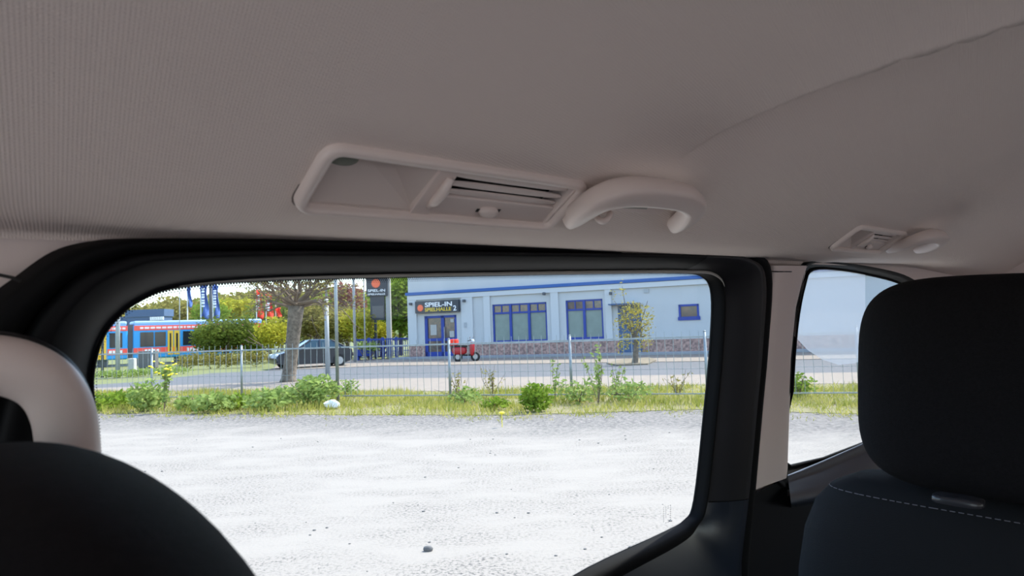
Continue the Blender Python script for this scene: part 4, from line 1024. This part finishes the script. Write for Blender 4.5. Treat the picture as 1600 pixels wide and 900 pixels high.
MB().tube([SMx @ Vector(p) for p in ((.22, -.33, 1.02), (.32, -.15, 1.05), (.34, 0, 1.03), (.32, .15, 1.05), (.22, .33, 1.02))], .022, 8).build('handlebar', M['tyre'], sc)
MB().superell((.38, 0, 1.0), (.09, .12, .10), .8, .8, 14, 8, SMx).build('headlamp', M['head_l'], sc, smooth=True)
for y in (-.28, .28): MB().superell((.33, y, 1.2), (.02, .07, .05), .8, .8, 12, 8, SMx).cyl(SMx @ Vector((.32, y*.8, 1.04)), SMx @ Vector((.33, y, 1.18)), .01, 6).build('mirror', M['rim'], sc)
MB().box((-.78, -.2, .82), (-.40, .2, 1.12), SMx).build('top_box', M['fred'], sc, bevel=.05)

# ============================================================ VERGE PLANTING
mb = MB()
def edge_off(s_):   # fence-relative offsets of gravel edge and sidewalk edge at station s_
    return -2.2, 3.0
def line_off(poly, s_):
    best = None
    for a_, b_ in zip(poly, poly[1:]):
        sa = (a_-FA).dot(fd); sb_ = (b_-FA).dot(fd)
        if sa <= s_ <= sb_ and sb_ > sa:
            t_ = (s_-sa)/(sb_-sa); return (a_-FA).dot(fn)*(1-t_)+(b_-FA).dot(fn)*t_
    return 0
SMIN, SMAX = -11.0, 17.5
for _ in range(46000):
    s_ = random.uniform(SMIN, SMAX); o0 = line_off(edge_g, s_); o1 = line_off(sw_lo, s_)
    t_ = random.random(); off = o0-.30+(o1-o0)*t_
    den = noise.noise(Vector((s_*.8, off*.8, 5)))
    if den < -.25 and random.random() < .7: continue
    if off < o0+.5 and random.random() < .5: continue
    h = random.uniform(.04, .13)*(1.2+den*1.2); p = FL(s_, off, .02); a_ = random.uniform(0, PI); w_ = random.uniform(.006, .014)
    dx = Vector((math.cos(a_)*w_, math.sin(a_)*w_, 0)); ln = Vector((random.gauss(0, .05), random.gauss(0, .05), h)); b0 = len(mb.v)
    mb.v += [p-dx, p+dx, p+ln]; mb.f.append([b0, b0+1, b0+2])
for _ in range(5000):
    s_ = random.uniform(SMIN, SMAX); o0 = line_off(edge_g, s_); off = o0-abs(random.gauss(0, .38))
    if noise.noise(Vector((s_*1.3, off*1.3, 9))) < .05: continue
    p = FL(s_, off, 0); a_ = random.uniform(0, PI); w_ = .008; dx = Vector((math.cos(a_)*w_, math.sin(a_)*w_, 0)); b0 = len(mb.v)
    mb.v += [p-dx, p+dx, p+Vector((random.gauss(0, .04), random.gauss(0, .04), random.uniform(.02, .07)))]; mb.f.append([b0, b0+1, b0+2])
mb.build('verge_grass', M['blade'], kind='stuff', label='short dry and green grass covering the verge along the fence', cat='grass')
def weed(px, py, h, r, n, sz, mat, lab, flowers=0, stems=6, tall=False, name='weed_plant'):
    b_ = G(px, py, .02); t = empty(name, b_, lab, 'weed')
    mb = MB(); ms = MB(); 
    for i in range(stems):
        tp_ = b_+Vector((random.gauss(0, r*.5), random.gauss(0, r*.4), h*random.uniform(.65, 1))); mid = b_.lerp(tp_, .5)+Vector((random.gauss(0, .03), 0, .03))
        ms.tube([b_, mid, tp_], [.008, .006, .003], 4, cap=False)
        if tall:
            for k_ in range(n//stems): q = b_.lerp(tp_, random.uniform(.25, 1)); leaves(mb, q, (.06, .06, .03), 1, sz, .2)
    if not tall: leaves(mb, b_+Vector((0, 0, h*.5)), (r, r*.8, h*.55), n, sz, .15)
    ms.build('stems', M['twig'], t); mb.build('foliage', mat, t)
    if flowers:
        mf = MB()
        for _ in range(flowers):
            q = b_+Vector((random.gauss(0, r*.6), random.gauss(0, r*.4), h*random.uniform(.7, 1.08))); mf.superell(q, (.03, .03, .015), 1, 1, 8, 4)
        mf.build('flowers', M['flower'], t)
W_ = M['leaf_w']; Gm = M['leaf_g']
for a_ in (
 (168, 640, .36, .55, 420, .06, Gm, 'low green weed clump at far left end of the fence'),
 (200, 636, .36, .5, 380, .06, Gm, 'spreading green weed clump left of the flowering weed'),
 (232, 641, .62, .45, 620, .06, W_, 'bushy green weed just left of the yellow-flowered weed'),
 (300, 641, .32, .45, 300, .06, W_, 'low weed clump right of the yellow-flowered weed'),
 (335, 643, .38, .5, 420, .065, W_, 'broad-leaved weed clump left of the third fence post'),
 (372, 639, .32, .4, 300, .06, Gm, 'dark green weed at foot of the third fence post'),
 (420, 641, .44, .5, 460, .065, W_, 'leafy weed clump in front of the trunk foot'),
 (450, 632, .40, .4, 260, .06, W_, 'small weed between trunk foot and tall leafy weed'),
 (492, 635, .66, .55, 800, .065, W_, 'largest leafy weed right of the trunk near the slim post'),
 (545, 620, .45, .3, 160, .05, W_, 'thin weed just right of the slim post'),
 (728, 632, .35, .4, 200, .05, W_, 'low weed right of the middle fence post'),
 (838, 642, .50, .32, 620, .05, Gm, 'dense round green weed bush in front of the fence'),
 (905, 630, .45, .5, 300, .05, W_, 'weed clump right of the fourth fence post'),
 (985, 628, .42, .5, 280, .05, W_, 'weed clump below the sapling at the fence'),
 (1248, 622, .45, .35, 260, .05, Gm, 'green weed tuft seen through the rear side window'),
 (775, 640, .22, .3, 160, .05, Gm, 'small dark weed left of the round weed bush')): weed(*a_)
weed(256, 644, 1.05, .22, 130, .06, M['leaf_w'], 'tall weed with yellow flowers at the second fence post', flowers=26, stems=6, tall=True)
weed(770, 622, .75, .35, 90, .035, M['leaf_o'], 'thin seeding weed stalks left of the round weed bush', stems=9, tall=True)
weed(715, 622, .65, .3, 70, .035, M['leaf_o'], 'thin reddish weed stalks right of the middle post', stems=8, tall=True)
weed(868, 628, 1.0, .12, 46, .055, M['leaf_w'], 'bent leafy stem leaning at the fourth fence post', stems=2, tall=True)
weed(935, 632, 1.15, .3, 150, .045, M['leaf_w'], 'tallest leafy weed stalks behind fence left of the sapling', stems=6, tall=True)
weed(960, 626, .8, .25, 80, .045, M['leaf_w'], 'medium weed stalks just right of the tallest stalks', stems=5, tall=True)
weed(1060, 620, .55, .35, 60, .04, M['leaf_o'], 'sparse weed stalks near the right edge of big window', stems=7, tall=True)
mf = MB(); q = G(772, 624, .3)
for p_ in ((772, 622, 'yellow dandelion among stalks just behind the fence'), (784, 645, 'yellow dandelion at the verge edge near the round weed bush'), (365, 622, 'yellow dandelion left of the third fence post')): 
    q = G(p_[0], p_[1], .22); MB().superell(q, (.045, .045, .02), 1, 1, 10, 6).cyl((q.x, q.y, 0), q, .006, 5).build('dandelion', M['flower'], label=p_[2], cat='flower', group='dandelions in the verge')
q = G(518, 636, .05); mb = MB(); mb.superell((q.x, q.y, .10), (.16, .08, .09), .9, .7, 10, 7); 
for v_ in mb.v: v_ += Vector((random.gauss(0, .012), random.gauss(0, .012), random.gauss(0, .012)))
mb.build('plastic_bag', M['litter'], label='crumpled white plastic bag at foot of the slim post', cat='litter')
# scattered stones on the gravel
for i in range(60):
    px = random.uniform(200, 1060); py = random.uniform(672, 895); q = G(px, py); r = random.uniform(.004, .011)
    mb = MB().superell((q.x, q.y, r*.3), (r*1.4, r, r*.6), 1, 1, 8, 5); mb.build('pebble', M['stone'], smooth=True, label='small dark pebble lying on the pale gravel lot', cat='stone', group='loose pebbles on the gravel')
q = G(669, 861); MB().superell((q.x, q.y, .015), (.035, .02, .022), .9, .9, 10, 6).build('pebble', M['stone'], smooth=True, label='largest dark pebble on the gravel, low centre of the big window', cat='stone')
